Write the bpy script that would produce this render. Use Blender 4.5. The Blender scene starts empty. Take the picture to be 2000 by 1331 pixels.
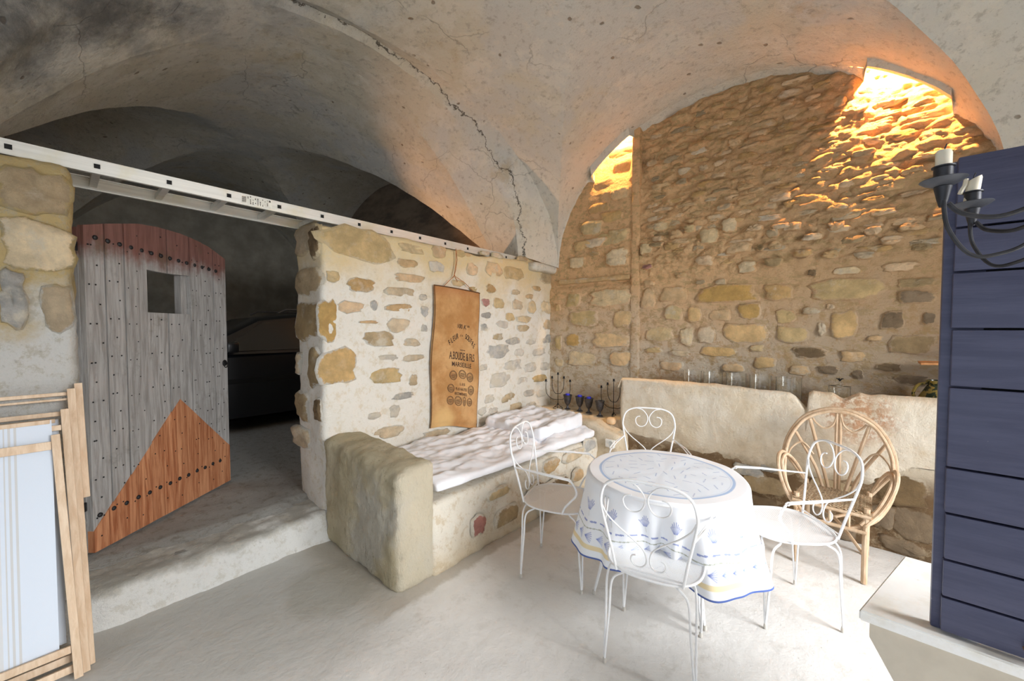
import bpy, bmesh, math, random
import numpy as np
from mathutils import Vector, Matrix, noise
PI = math.pi
C = bpy.context.scene.collection
S = bpy.context.scene
random.seed(7)

# ------------------------------------------------------------------ camera, world, lights, exposure
cd = bpy.data.cameras.new('camera'); cam = bpy.data.objects.new('camera', cd); C.objects.link(cam)
cd.sensor_width = 36; cd.lens = 14.0; cd.clip_start = .05
cam.location = (0, 0, 1.5)
cam.rotation_euler = (math.radians(90 - 1.9), 0, math.radians(41.5))
S.camera = cam
S.view_settings.view_transform = 'Standard'; S.view_settings.look = 'None'
S.view_settings.gamma = 1; S.view_settings.use_curve_mapping = False
S.view_settings.exposure = 0.68
w = bpy.data.worlds.new('world'); S.world = w; w.use_nodes = True
w.node_tree.nodes['Background'].inputs[0].default_value = (.75, .86, 1, 1)
w.node_tree.nodes['Background'].inputs[1].default_value = 1.0

def area(name, loc, rot, sx, sy, power, col):
    l = bpy.data.lights.new(name, 'AREA'); l.shape = 'RECTANGLE'; l.size = sx; l.size_y = sy
    l.energy = power; l.color = col
    o = bpy.data.objects.new(name, l); C.objects.link(o); o.location = loc; o.rotation_euler = rot
    return o
def point(name, loc, power, col, r=.03):
    l = bpy.data.lights.new(name, 'POINT'); l.energy = power; l.color = col; l.shadow_soft_size = r
    o = bpy.data.objects.new(name, l); C.objects.link(o); o.location = loc
    return o
def spot(name, loc, to, power, col, ang, r=.05, blend=.6):
    l = bpy.data.lights.new(name, 'SPOT'); l.energy = power; l.color = col; l.shadow_soft_size = r
    l.spot_size = ang; l.spot_blend = blend
    o = bpy.data.objects.new(name, l); C.objects.link(o); o.location = loc
    o.rotation_euler = (Vector(to) - Vector(loc)).to_track_quat('-Z', 'Y').to_euler()
    return o
# daylight through the big doorway on the right; the rear area light is added fill
sky_ = area('daylight_right', (4.7, 1.7, 2.9), (0, 0, 0), 2.6, 2.6, 400, (.97, .985, 1))
sky_.rotation_euler = (Vector((-.8, 2.3, .5)) - sky_.location).to_track_quat('-Z', 'Y').to_euler()
area('rear_fill', (-.5, -2.0, 1.6), (math.radians(-88), math.radians(180), 0), 3.0, 2.4, 175, (.93, .96, 1))
area('garage_daylight', (-5.2, -.25, 1.5), (math.radians(75), 0, 0), 1.2, 1.6, 6, (.75, .87, 1))
# lamps hidden behind the plaster arch, and one behind the partition
WARM = (1, .55, .2)
spot('arch_lamp_left', (-1.98, 3.96, 3.84), (-2.06, 4.10, 2.6), 130, (1, .56, .2), math.radians(130), .02)
spot('arch_lamp_right', (.12, 3.90, 3.62), (-.08, 4.08, 2.3), 430, (1, .46, .14), math.radians(155), .02)
spot('neighbour_lamp', (-4.3, 2.3, 1.6), (-3.1, 2.9, 3.0), 45, (1, .5, .22), math.radians(75), .05, .8)

# ------------------------------------------------------------------ node materials
class G:
    def __init__(s, name):
        s.m = bpy.data.materials.new(name); s.m.use_nodes = True; s.t = s.m.node_tree
        s.b = s.t.nodes['Principled BSDF']; s.L = s.t.links
        g = s.t.nodes.new('ShaderNodeNewGeometry'); s.pos = g.outputs['Position']
        tc = s.t.nodes.new('ShaderNodeTexCoord'); s.obj = tc.outputs['Object']
        s.rnd = s.t.nodes.new('ShaderNodeObjectInfo').outputs['Random']
    def set(s, sock, v):
        if hasattr(v, 'is_output'): s.L.new(v, sock)
        elif isinstance(v, (tuple, list)): sock.default_value = tuple(v) + ((1,) if len(v) == 3 and len(sock.default_value) == 4 else ())
        else: sock.default_value = v
    def noise(s, vec, scale, detail=6, rough=.6, dist=0):
        n = s.t.nodes.new('ShaderNodeTexNoise'); s.set(n.inputs['Vector'], vec)
        n.inputs['Scale'].default_value = scale; n.inputs['Detail'].default_value = detail
        n.inputs['Roughness'].default_value = rough; n.inputs['Distortion'].default_value = dist
        return n.outputs['Fac']
    def noisec(s, vec, scale, detail=3):
        n = s.t.nodes.new('ShaderNodeTexNoise'); s.set(n.inputs['Vector'], vec)
        n.inputs['Scale'].default_value = scale; n.inputs['Detail'].default_value = detail
        return n.outputs['Color']
    def voro(s, vec, scale, feature='F1', out='Distance', rnd=1):
        n = s.t.nodes.new('ShaderNodeTexVoronoi'); n.feature = feature; s.set(n.inputs['Vector'], vec)
        n.inputs['Scale'].default_value = scale; n.inputs['Randomness'].default_value = rnd
        return n.outputs[out]
    def math(s, op, a, b=0, c=None, clamp=False):
        n = s.t.nodes.new('ShaderNodeMath'); n.operation = op; n.use_clamp = clamp
        s.set(n.inputs[0], a); s.set(n.inputs[1], b)
        if c is not None: s.set(n.inputs[2], c)
        return n.outputs[0]
    def vmath(s, op, a, b=(0, 0, 0)):
        n = s.t.nodes.new('ShaderNodeVectorMath'); n.operation = op
        s.set(n.inputs[0], a); s.set(n.inputs[1], b)
        return n.outputs['Value'] if op in ('LENGTH', 'DISTANCE', 'DOT_PRODUCT') else n.outputs[0]
    def scale(s, vec, v):
        return s.vmath('MULTIPLY', vec, v)
    def sep(s, vec, i):
        n = s.t.nodes.new('ShaderNodeSeparateXYZ'); s.set(n.inputs[0], vec); return n.outputs[i]
    def step(s, v, a, b):          # smooth 0..1 between a and b
        n = s.t.nodes.new('ShaderNodeMapRange'); n.interpolation_type = 'SMOOTHSTEP'
        s.set(n.inputs[0], v); n.inputs[1].default_value = a; n.inputs[2].default_value = b
        return n.outputs[0]
    def mix(s, f, a, b, mode='MIX'):
        n = s.t.nodes.new('ShaderNodeMix'); n.data_type = 'RGBA'; n.blend_type = mode
        s.set(n.inputs[0], f); s.set(n.inputs[6], a); s.set(n.inputs[7], b)
        return n.outputs[2]
    def bump(s, h, strength=.5, dist=.01, prev=None):
        n = s.t.nodes.new('ShaderNodeBump'); s.set(n.inputs['Height'], h)
        n.inputs['Strength'].default_value = strength; n.inputs['Distance'].default_value = dist
        if prev is not None: s.L.new(prev, n.inputs['Normal'])
        return n.outputs[0]
    def fin(s, col, rough=.8, nrm=None, metal=0):
        s.set(s.b.inputs['Base Color'], col); s.set(s.b.inputs['Roughness'], rough)
        s.b.inputs['Metallic'].default_value = metal
        if nrm is not None: s.L.new(nrm, s.b.inputs['Normal'])
        return s.m
def sr(r, g, b):                    # sRGB 0-255 -> linear
    f = lambda c: ((c / 255 + .055) / 1.055) ** 2.4 if c > 10 else c / 255 / 12.92
    return (f(r), f(g), f(b))

def m_plain(name, col, rough=.6, metal=0, nscale=30, amt=.12, bstr=0, space='obj', bscale=80):
    g = G(name); v = g.obj if space == 'obj' else g.pos
    n = g.noise(v, nscale)
    c = g.mix(g.step(n, .35, .7), tuple(k * (1 - amt) for k in col), tuple(min(1, k * (1 + amt)) for k in col))
    nr = g.bump(g.noise(v, bscale), bstr, .004) if bstr else None
    return g.fin(c, rough, nr, metal)

MCOL = {'A': (sr(230, 225, 214), sr(218, 196, 150), 1.6, 2.2, sr(212, 198, 170)),
        'P': (sr(216, 214, 208), sr(196, 172, 120), 1.45, 1.75, sr(180, 172, 150)),
        'B': (sr(222, 208, 186), sr(236, 194, 144), 1.0, 2.0, sr(196, 160, 116)),  # upper tone tinted orange to stand in for the lamps' glow
        'L': (sr(124, 98, 68), sr(226, 212, 188), .38, .62, sr(196, 176, 144)),  # brown base mortar, darkened further to paint the shade below the trough
        'N': (sr(222, 206, 178), sr(236, 228, 212), .0, .25, sr(206, 184, 148)),
        'G': (sr(206, 182, 148), sr(228, 212, 186), .1, .45, sr(200, 176, 138)),
        'S': (sr(236, 234, 228), sr(184, 180, 170), .14, .2, sr(210, 204, 190)),
        'Z': (sr(176, 174, 168), sr(176, 174, 168), 0, 1, sr(140, 132, 116))}
def mortar_col(g, key):
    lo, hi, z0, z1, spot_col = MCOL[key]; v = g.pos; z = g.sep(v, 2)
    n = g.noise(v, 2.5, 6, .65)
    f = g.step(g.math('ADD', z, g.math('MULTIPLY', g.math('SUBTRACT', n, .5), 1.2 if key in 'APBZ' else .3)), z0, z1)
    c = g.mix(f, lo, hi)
    if key == 'B':                  # browner towards the right of the wall
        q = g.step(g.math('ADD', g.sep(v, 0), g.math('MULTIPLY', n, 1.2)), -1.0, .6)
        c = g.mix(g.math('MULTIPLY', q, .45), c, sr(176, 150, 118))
    n2 = g.noise(v, 14, 8, .75)
    c = g.mix(g.math('MULTIPLY', g.step(n2, .5, .62), .6 if key != 'B' else .75), c, spot_col)
    if key == 'B':
        c = g.mix(g.math('MULTIPLY', g.step(g.noise(g.scale(v, (1, 1, 2)), 9, 6, .7), .52, .60), .55), c, sr(186, 158, 110))
    c = g.mix(g.math('MULTIPLY', g.step(g.noise(v, 38, 8, .8), .56, .70), .45), c, tuple(k * .55 for k in spot_col))
    return g.mix(g.math('MULTIPLY', g.step(g.noise(v, 130, 4, .8), .55, .75), .25), c, tuple(k * .5 for k in spot_col))
def m_stone(name, col, white=.25, wall=None):
    """cut or rubble stone: tone shifts per stone, pits, a lime bloom left by old whitewash"""
    g = G(name); v = g.pos
    n1 = g.noise(v, 9, 6, .65); n2 = g.noise(v, 45, 8, .75)
    d = tuple(k * .76 for k in col); l = tuple(min(1, k * 1.15) for k in col)
    c = g.mix(g.step(n1, .3, .72), d, l)
    c = g.mix(g.math('MULTIPLY', g.step(n2, .52, .75), .45), c, tuple(k * .6 for k in col))
    hs = g.t.nodes.new('ShaderNodeHueSaturation'); g.L.new(c, hs.inputs['Color'])
    g.L.new(g.math('ADD', g.math('MULTIPLY', g.rnd, .35), .82), hs.inputs['Value'])
    g.L.new(g.math('ADD', g.math('MULTIPLY', g.rnd, -.3), 1.08), hs.inputs['Saturation'])
    bl = g.step(g.noise(v, 7, 5, .7), .62 - white * .35, .82 - white * .35)
    c = g.mix(g.math('MULTIPLY', bl, min(1, white * 2)), hs.outputs[0], sr(226, 216, 196))
    if wall:                        # mortar smeared over the edges of each stone
        at = g.t.nodes.new('ShaderNodeAttribute'); at.attribute_name = 'edge'
        e = g.math('ADD', at.outputs['Fac'], g.math('MULTIPLY', g.math('SUBTRACT', g.noise(v, 16, 6, .7), .5), 1.5))
        c = g.mix(g.step(e, *((.45, .75) if wall in 'BN' else (.6, .85))), c, mortar_col(g, wall))
    h = g.math('ADD', g.noise(v, 20, 9, .75), g.math('MULTIPLY', g.noise(v, 100, 6, .75), .4))
    return g.fin(c, .93, g.bump(h, .9, .024))

def m_mortar(name, key, bstr=.6):
    """lime mortar; two tones meet at a ragged line between z0 and z1: worn limewash, with painted glow on B and shade on L"""
    g = G(name); v = g.pos; c = mortar_col(g, key)
    h = g.math('ADD', g.noise(v, 12, 9, .72), g.math('MULTIPLY', g.noise(v, 70, 6, .75), .4))
    return g.fin(c, .93, g.bump(h, bstr, .032))

def m_vault():
    g = G('vault_plaster'); v = g.pos
    n1 = g.noise(v, .9, 7, .6, .4); n2 = g.noise(v, 3.2, 7, .68); n3 = g.noise(v, 18, 8, .75)
    c = g.mix(g.step(n1, .44, .56), sr(204, 203, 196), sr(208, 202, 184))
    c = g.mix(g.math('MULTIPLY', g.step(n2, .5, .58), .5), c, sr(222, 218, 206))
    c = g.mix(g.math('MULTIPLY', g.step(g.noise(g.vmath('ADD', v, (7, 3, 1)), 1.6, 6, .7), .6, .72), .5), c, sr(180, 158, 112))
    # paler strip near the back wall
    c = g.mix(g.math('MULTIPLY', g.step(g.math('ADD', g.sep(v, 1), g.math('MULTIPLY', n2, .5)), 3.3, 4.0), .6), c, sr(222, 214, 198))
    c = g.mix(g.math('MULTIPLY', g.step(n3, .52, .66), .45), c, sr(142, 136, 122))
    c = g.mix(g.math('MULTIPLY', g.step(g.noise(v, 60, 6, .8), .58, .70), .5), c, sr(104, 96, 82))
    c = g.mix(g.math('MULTIPLY', g.step(g.noise(g.vmath('ADD', v, (3, 9, 2)), 6, 8, .75), .56, .62), .4), c, sr(222, 214, 198))
    # small chips
    vc = g.voro(g.vmath('ADD', v, g.scale(g.noisec(v, 8), (.08, .08, .08))), 7)
    chip = g.math('MULTIPLY', g.step(vc, .13, .08), g.step(g.noise(v, 2.0, 2), .5, .56))
    c = g.mix(g.math('MULTIPLY', chip, .75), c, sr(120, 100, 76))
    # hairline cracks
    wv = g.vmath('ADD', v, g.scale(g.noisec(v, 3, 6), (.35, .35, .35)))
    ve = g.voro(wv, 1.6, 'DISTANCE_TO_EDGE')
    crk = g.math('MULTIPLY', g.step(ve, .008, .002), g.step(g.noise(v, 1.1, 3), .5, .6))
    # the long crack where the bay meets the arch, through to the next bay
    px = g.math('ADD', g.sep(v, 0), g.math('MULTIPLY', g.math('SUBTRACT', g.noise(v, 4, 8, .7), .5), .26))
    w_ = g.math('ADD', g.math('MULTIPLY', g.noise(v, 9, 4), .012), -.001)
    big = g.math('LESS_THAN', g.math('ABSOLUTE', g.math('ADD', px, 2.86)), w_)
    big = g.math('MULTIPLY', big, g.step(g.sep(v, 1), .9, 1.1))
    ck = g.math('MAXIMUM', g.math('MULTIPLY', crk, .3), g.math('MULTIPLY', big, .85))
    c = g.mix(ck, c, sr(70, 60, 48))
    # soot of an old fire on the left haunch
    ds = g.vmath('DISTANCE', g.scale(v, (1, .75, 1)), (-2.45, .10, 3.15))
    soot = g.step(g.math('ADD', ds, g.math('MULTIPLY', g.math('SUBTRACT', n2, .5), 1.3)), 1.1, .35)
    c = g.mix(g.math('MULTIPLY', soot, .85), c, sr(58, 58, 60))
    h = g.math('ADD', g.noise(v, 6, 8, .62), g.math('MULTIPLY', g.noise(v, 40, 7, .75), .3))
    h = g.math('SUBTRACT', h, g.math('MULTIPLY', g.math('ADD', ck, g.math('MULTIPLY', chip, .5)), .5))
    return g.fin(c, .92, g.bump(h, .75, .04))

def m_floor():
    g = G('floor_screed'); v = g.pos
    n1 = g.noise(v, 1.3, 6, .6); n2 = g.noise(v, 7, 8, .7)
    c = g.mix(g.step(n1, .35, .65), sr(222, 219, 215), sr(234, 231, 226))
    # greyer screed towards the old door
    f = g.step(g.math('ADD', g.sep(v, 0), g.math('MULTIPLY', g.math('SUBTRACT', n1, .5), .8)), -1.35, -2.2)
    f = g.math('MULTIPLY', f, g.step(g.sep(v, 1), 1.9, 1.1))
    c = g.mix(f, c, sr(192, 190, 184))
    c = g.mix(g.math('MULTIPLY', g.step(n2, .52, .68), .3), c, sr(184, 176, 162))
    c = g.mix(g.math('MULTIPLY', g.step(g.noise(v, 50, 6, .8), .58, .72), .3), c, sr(150, 142, 128))
    # damp cement rim along the bench foot
    e = g.math('ADD', g.sep(v, 0), g.math('MULTIPLY', g.math('SUBTRACT', g.noise(v, 6, 5), .5), .14))
    d = g.math('MULTIPLY', g.step(e, -1.80, -1.84), g.step(g.sep(v, 1), .9, 1.15))
    c = g.mix(g.math('MULTIPLY', d, .55), c, sr(160, 148, 128))
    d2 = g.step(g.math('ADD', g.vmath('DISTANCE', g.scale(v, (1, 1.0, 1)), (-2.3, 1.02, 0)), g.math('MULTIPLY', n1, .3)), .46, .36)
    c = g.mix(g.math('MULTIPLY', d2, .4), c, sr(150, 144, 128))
    d3 = g.step(g.math('ADD', g.vmath('DISTANCE', g.scale(v, (1, .9, 1)), (-.02, 1.15, 0)), g.math('MULTIPLY', n1, .3)), .5, .3)  # brown shade of the dough trough, painted on the floor
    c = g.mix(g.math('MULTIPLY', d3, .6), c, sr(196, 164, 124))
    sp = g.step(g.voro(v, 24), .07, .04)
    c = g.mix(g.math('MULTIPLY', g.math('MULTIPLY', sp, g.step(g.noise(v, 3, 2), .55, .6)), .6), c, sr(110, 95, 75))
    h = g.math('ADD', g.noise(v, 9, 8, .6), g.math('MULTIPLY', g.noise(v, 60, 6, .7), .25))
    return g.fin(c, .85, g.bump(h, .5, .016))

def m_wood(name, c1, c2, scale=(60, 60, 3), rough=.75, red=False, bstr=.5):
    g = G(name); v = g.obj
    off = g.vmath('ADD', v, g.scale(g.noisec(v, 1.2, 2), (.06, .06, .3)))
    sh = g.vmath('ADD', g.scale(off, scale), g.math('MULTIPLY', g.rnd, 37))
    n = g.noise(sh, 1, 8, .65, .5)
    c = g.mix(g.step(n, .32, .68), c1, c2)
    c = g.mix(g.math('MULTIPLY', g.rnd, .25), c, tuple(k * .7 for k in c1))
    if red:
        z = g.sep(v, 2)
        e = g.math('ADD', z, g.math('ADD', g.math('MULTIPLY', g.math('SUBTRACT', g.noise(g.scale(v, (6, 6, 1)), 2, 5), .5), .22),
                   g.math('MULTIPLY', g.math('SUBTRACT', g.noise(v, 30, 4), .5), .1)))
        f = g.step(e, 1.63, 1.78)
        c = g.mix(g.math('MULTIPLY', f, .85), c, g.mix(n, sr(70, 38, 30), sr(140, 72, 54)))
        gm = g.math('MULTIPLY', g.step(g.noise(v, 5, 6, .7), .55, .7), .4)
        c = g.mix(gm, c, sr(92, 88, 66))
    h = n
    return g.fin(c, rough, g.bump(h, bstr, .004))

# ------------------------------------------------------------------ mesh helpers
def mesh(name, V, F, mat, parent=None, smooth=True, sharp=None, loc=None, kind=None):
    me = bpy.data.meshes.new(name)
    if isinstance(V, np.ndarray): V = V.tolist()
    me.from_pydata([tuple(v) for v in V], [], F)
    if mat is not None: me.materials.append(mat)
    if smooth: me.polygons.foreach_set('use_smooth', [True] * len(me.polygons))
    if sharp: me.set_sharp_from_angle(angle=math.radians(sharp))
    me.update()
    o = bpy.data.objects.new(name, me); C.objects.link(o)
    if parent is not None: o.parent = parent
    if loc is not None: o.location = loc
    if kind: o['kind'] = kind
    return o
class MB:
    def __init__(s): s.V = []; s.F = []
    def add(s, V, F):
        n = len(s.V); s.V += [tuple(v) for v in V]; s.F += [tuple(i + n for i in f) for f in F]; return s
    def box(s, x0, x1, y0, y1, z0, z1, M=None, bev=0):
        V = [(x, y, z) for x in (x0, x1) for y in (y0, y1) for z in (z0, z1)]
        F = [(0, 1, 3, 2), (4, 6, 7, 5), (0, 4, 5, 1), (2, 3, 7, 6), (0, 2, 6, 4), (1, 5, 7, 3)]
        if bev:
            bm = bmesh.new(); vs = [bm.verts.new(v) for v in V]
            for f in F: bm.faces.new([vs[i] for i in f])
            bmesh.ops.bevel(bm, geom=bm.edges[:], offset=bev, segments=2, affect='EDGES', profile=.6)
            bm.verts.index_update(); V = [v.co[:] for v in bm.verts]; F = [[v.index for v in f.verts] for f in bm.faces]; bm.free()
        if M is not None: V = [M @ Vector(v) for v in V]
        return s.add(V, F)
    def beam(s, a, b, w, h, up=(0, 0, 1), bev=.002):
        """box from a to b, w across, h along up"""
        a = Vector(a); b = Vector(b); d = (b - a); L = d.length; d.normalize()
        u = Vector(up); sdir = d.cross(u).normalized(); u = sdir.cross(d).normalized()
        M = Matrix((( sdir.x, d.x, u.x, a.x), (sdir.y, d.y, u.y, a.y), (sdir.z, d.z, u.z, a.z), (0, 0, 0, 1)))
        return s.box(-w / 2, w / 2, 0, L, -h / 2, h / 2, M, bev)
    def tube(s, P, r, n=8, closed=False, smooth=0, taper=None, caps=True, flat=1.0):
        P = [Vector(p) for p in P]
        if smooth:
            Q = []; m = len(P); rng = range(m if closed else m - 1)
            g = lambda i: P[i % m] if closed else P[max(0, min(m - 1, i))]
            for i in rng:
                p0, p1, p2, p3 = g(i - 1), g(i), g(i + 1), g(i + 2)
                for k in range(smooth):
                    t = k / smooth
                    Q.append(.5 * ((2 * p1) + (-p0 + p2) * t + (2 * p0 - 5 * p1 + 4 * p2 - p3) * t * t + (-p0 + 3 * p1 - 3 * p2 + p3) * t ** 3))
            if not closed: Q.append(P[-1])
            P = Q
        m = len(P); V = []; F = []
        T = [((P[(i + 1) % m] if closed or i < m - 1 else P[i]) - (P[i - 1] if closed or i > 0 else P[i])).normalized() for i in range(m)]
        u = T[0].orthogonal().normalized(); fr = []
        for i in range(m):
            u = (u - T[i] * u.dot(T[i]))
            u = u.normalized() if u.length > 1e-6 else T[i].orthogonal().normalized()
            fr.append((u.copy(), T[i].cross(u)))
        for i in range(m):
            rr = r if taper is None else (r + (taper - r) * i / (m - 1)) if not callable(taper) else taper(i / (m - 1))
            a, b = fr[i]
            for k in range(n):
                t = 2 * PI * k / n
                V.append(P[i] + a * (rr * math.cos(t)) + b * (rr * flat * math.sin(t)))
        for i in range(m if closed else m - 1):
            j = (i + 1) % m
            for k in range(n):
                F.append((i * n + k, i * n + (k + 1) % n, j * n + (k + 1) % n, j * n + k))
        if not closed and caps:
            F.append(tuple(range(n - 1, -1, -1))); F.append(tuple((m - 1) * n + k for k in range(n)))
        return s.add(V, F)
    def lathe(s, prof, n=24, c=(0, 0, 0), M=None):
        V = []; F = []
        for r, z in prof:
            for k in range(n):
                t = 2 * PI * k / n; V.append((c[0] + r * math.cos(t), c[1] + r * math.sin(t), c[2] + z))
        for i in range(len(prof) - 1):
            for k in range(n):
                F.append((i * n + k, i * n + (k + 1) % n, (i + 1) * n + (k + 1) % n, (i + 1) * n + k))
        if prof[0][0] > 1e-5: F.append(tuple(range(n - 1, -1, -1)))
        if prof[-1][0] > 1e-5: F.append(tuple((len(prof) - 1) * n + k for k in range(n)))
        if M is not None: V = [M @ Vector(v) for v in V]
        return s.add(V, F)
    def build(s, name, mat, parent=None, smooth=True, sharp=35, kind=None):
        return mesh(name, s.V, s.F, mat, parent, smooth, sharp, kind=kind)
def empty(name, loc=(0, 0, 0), rz=0, label=None, cat=None, group=None):
    o = bpy.data.objects.new(name, None); C.objects.link(o); o.location = loc; o.rotation_euler = (0, 0, rz)
    o.empty_display_size = .1
    return tag(o, label, cat, group)
def tag(o, label=None, cat=None, group=None, kind=None):
    if label: o['label'] = label
    if cat: o['category'] = cat
    if group: o['group'] = group
    if kind: o['kind'] = kind
    return o
def dup(root, loc, rz, label, group):
    r = root.copy(); C.objects.link(r); r.location = loc; r.rotation_euler = (0, 0, rz)
    r['label'] = label; r['group'] = group
    for ch in [c for c in bpy.data.objects if c.parent == root]:
        c = ch.copy(); C.objects.link(c); c.parent = r
        for g in [q for q in bpy.data.objects if q.parent == ch]:
            d = g.copy(); C.objects.link(d); d.parent = c
    return r
def fbm(p, f, o=4):
    return noise.fractal((p[0] * f, p[1] * f, p[2] * f), .9, 2.1, o)
def lp(a, xs, ys): return float(np.interp(a, xs, ys))

def rough_box(x0, x1, y0, y1, z0, z1, st=.035, r=.03, amp=.01, f=6, shape=None, seed=0):
    """a subdivided block with rounded, uneven surfaces"""
    idx = {}; V = []; F = []
    nx = max(2, round((x1 - x0) / st)); ny = max(2, round((y1 - y0) / st)); nz = max(2, round((z1 - z0) / st))
    def vid(i, j, k):
        if (i, j, k) in idx: return idx[i, j, k]
        p = Vector((x0 + (x1 - x0) * i / nx, y0 + (y1 - y0) * j / ny, z0 + (z1 - z0) * k / nz))
        c = Vector((min(max(p.x, x0 + r), x1 - r), min(max(p.y, y0 + r), y1 - r), min(max(p.z, z0 + r), z1 - r)))
        d = p - c
        if d.length > 1e-7:
            d.normalize(); p = c + d * (r + amp * fbm(p + Vector((seed, seed, 0)), f))
        if shape: p = shape(p)
        V.append(p); idx[i, j, k] = len(V) - 1; return idx[i, j, k]
    for i in range(nx):
        for j in range(ny):
            F.append((vid(i, j, 0), vid(i, j + 1, 0), vid(i + 1, j + 1, 0), vid(i + 1, j, 0)))
            F.append((vid(i, j, nz), vid(i + 1, j, nz), vid(i + 1, j + 1, nz), vid(i, j + 1, nz)))
    for i in range(nx):
        for k in range(nz):
            F.append((vid(i, 0, k), vid(i + 1, 0, k), vid(i + 1, 0, k + 1), vid(i, 0, k + 1)))
            F.append((vid(i, ny, k), vid(i, ny, k + 1), vid(i + 1, ny, k + 1), vid(i + 1, ny, k)))
    for j in range(ny):
        for k in range(nz):
            F.append((vid(0, j, k), vid(0, j, k + 1), vid(0, j + 1, k + 1), vid(0, j + 1, k)))
            F.append((vid(nx, j, k), vid(nx, j + 1, k), vid(nx, j + 1, k + 1), vid(nx, j, k + 1)))
    return V, F
def grid(nu, nv, fn):
    V = [fn(i / nu, j / nv) for j in range(nv + 1) for i in range(nu + 1)]
    F = [(j * (nu + 1) + i, j * (nu + 1) + i + 1, (j + 1) * (nu + 1) + i + 1, (j + 1) * (nu + 1) + i) for j in range(nv) for i in range(nu)]
    return V, F

def stone(parent, mat, c, u, n, w, h, proud, rng, sq=.5):
    """one irregular stone bedded in a wall: c centre on the wall plane, u along the wall, n out of it"""
    K = 16; c = Vector(c); u = Vector(u); n = Vector(n); up = Vector((0, 0, 1))
    ex = 2.2 + 3.5 * sq
    rad = []
    ph = rng.uniform(0, 6.28); p3 = rng.uniform(0, 6.28)
    for k in range(K):
        t = 2 * PI * (k + .3 * rng.uniform(-1, 1)) / K
        ct, s_ = math.cos(t), math.sin(t)
        q = (abs(ct) ** ex + abs(s_) ** ex) ** (-1 / ex)
        q *= 1 + (.22 - .12 * sq) * rng.uniform(-1, .6) + .06 * math.sin(2 * t + ph) + .06 * math.sin(3 * t + p3)
        rad.append((q * ct * w / 2, q * s_ * h / 2))
    V = []; F = []
    tilt = rng.uniform(-.4, .4); t2 = rng.uniform(-.4, .4)
    for s_, d in ((1.05, -.012), (1.0, proud * .35), (.84, proud * .9), (.45, proud * 1.05)):
        for (a, b) in rad:
            dd = d if d < 0 else d * (1 + .35 * rng.uniform(-1, 1) + tilt * a / w * 2 + t2 * b / h * 2)
            V.append(u * a * s_ + up * b * s_ + n * dd)
    V.append(n * proud * (1 + .15 * rng.uniform(-1, 1)))
    for r_ in range(3):
        for k in range(K):
            F.append((r_ * K + k, r_ * K + (k + 1) % K, (r_ + 1) * K + (k + 1) % K, (r_ + 1) * K + k))
    for k in range(K): F.append((3 * K + k, 3 * K + (k + 1) % K, 4 * K))
    if u.cross(up).dot(n) < 0: F = [f[::-1] for f in F]
    o = mesh('stone', V, F, mat, parent, True, None, loc=c)
    at = o.data.attributes.new('edge', 'FLOAT', 'POINT')
    at.data.foreach_set('value', [1.15] * K + [.9] * K + [.5] * K + [.1] * K + [0.])
    return o

# ------------------------------------------------------------------ materials
TONE = {'Y': ('yellow', (230, 190, 124), .12), 'y': ('pale_yellow', (230, 202, 150), .3), 'o': ('ochre', (226, 188, 134), .3), 't': ('tan', (222, 198, 160), .4),
        'g': ('grey', (192, 188, 180), .45), 'w': ('limewashed', (224, 216, 202), .6), 'b': ('brown', (192, 166, 124), .2), 'd': ('dark', (146, 122, 90), .06), 'r': ('reddish', (190, 124, 108), .2)}
class Tones(dict):
    def __init__(s, wall): s.wall = wall
    def __missing__(s, k):
        n, c, w_ = TONE[k]; s[k] = m_stone('stone_%s_%s' % (n, s.wall), sr(*c), w_, s.wall); return s[k]
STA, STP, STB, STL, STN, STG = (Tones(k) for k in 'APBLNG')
MORT_A = m_mortar('mortar_limewashed', 'A', .5)
MORT_P = m_mortar('mortar_pier', 'P', .8)
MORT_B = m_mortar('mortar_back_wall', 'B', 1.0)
MORT_L = m_mortar('mortar_low_wall', 'L', .8)
def m_rock():
    g = G('rough_block_stone'); v = g.pos; a = g.scale(v, (1, 1, .45))
    c = g.mix(g.step(g.noise(v, 3.5, 6, .6), .35, .65), sr(198, 184, 150), sr(216, 204, 174))
    c = g.mix(g.math('MULTIPLY', g.step(g.noise(v, 1.8, 5, .6), .48, .6), .6), c, sr(206, 202, 192))
    c = g.mix(g.math('MULTIPLY', g.step(g.noise(a, 32, 8, .8), .54, .68), .6), c, sr(140, 126, 96))
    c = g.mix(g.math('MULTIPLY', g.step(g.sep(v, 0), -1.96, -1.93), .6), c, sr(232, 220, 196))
    h = g.math('ADD', g.noise(a, 18, 9, .75), g.math('MULTIPLY', g.noise(a, 75, 6, .75), .5))
    return g.fin(c, .94, g.bump(h, .9, .03))
ROCK = m_rock()
VAULT = m_vault(); FLOOR = m_floor()

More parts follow.
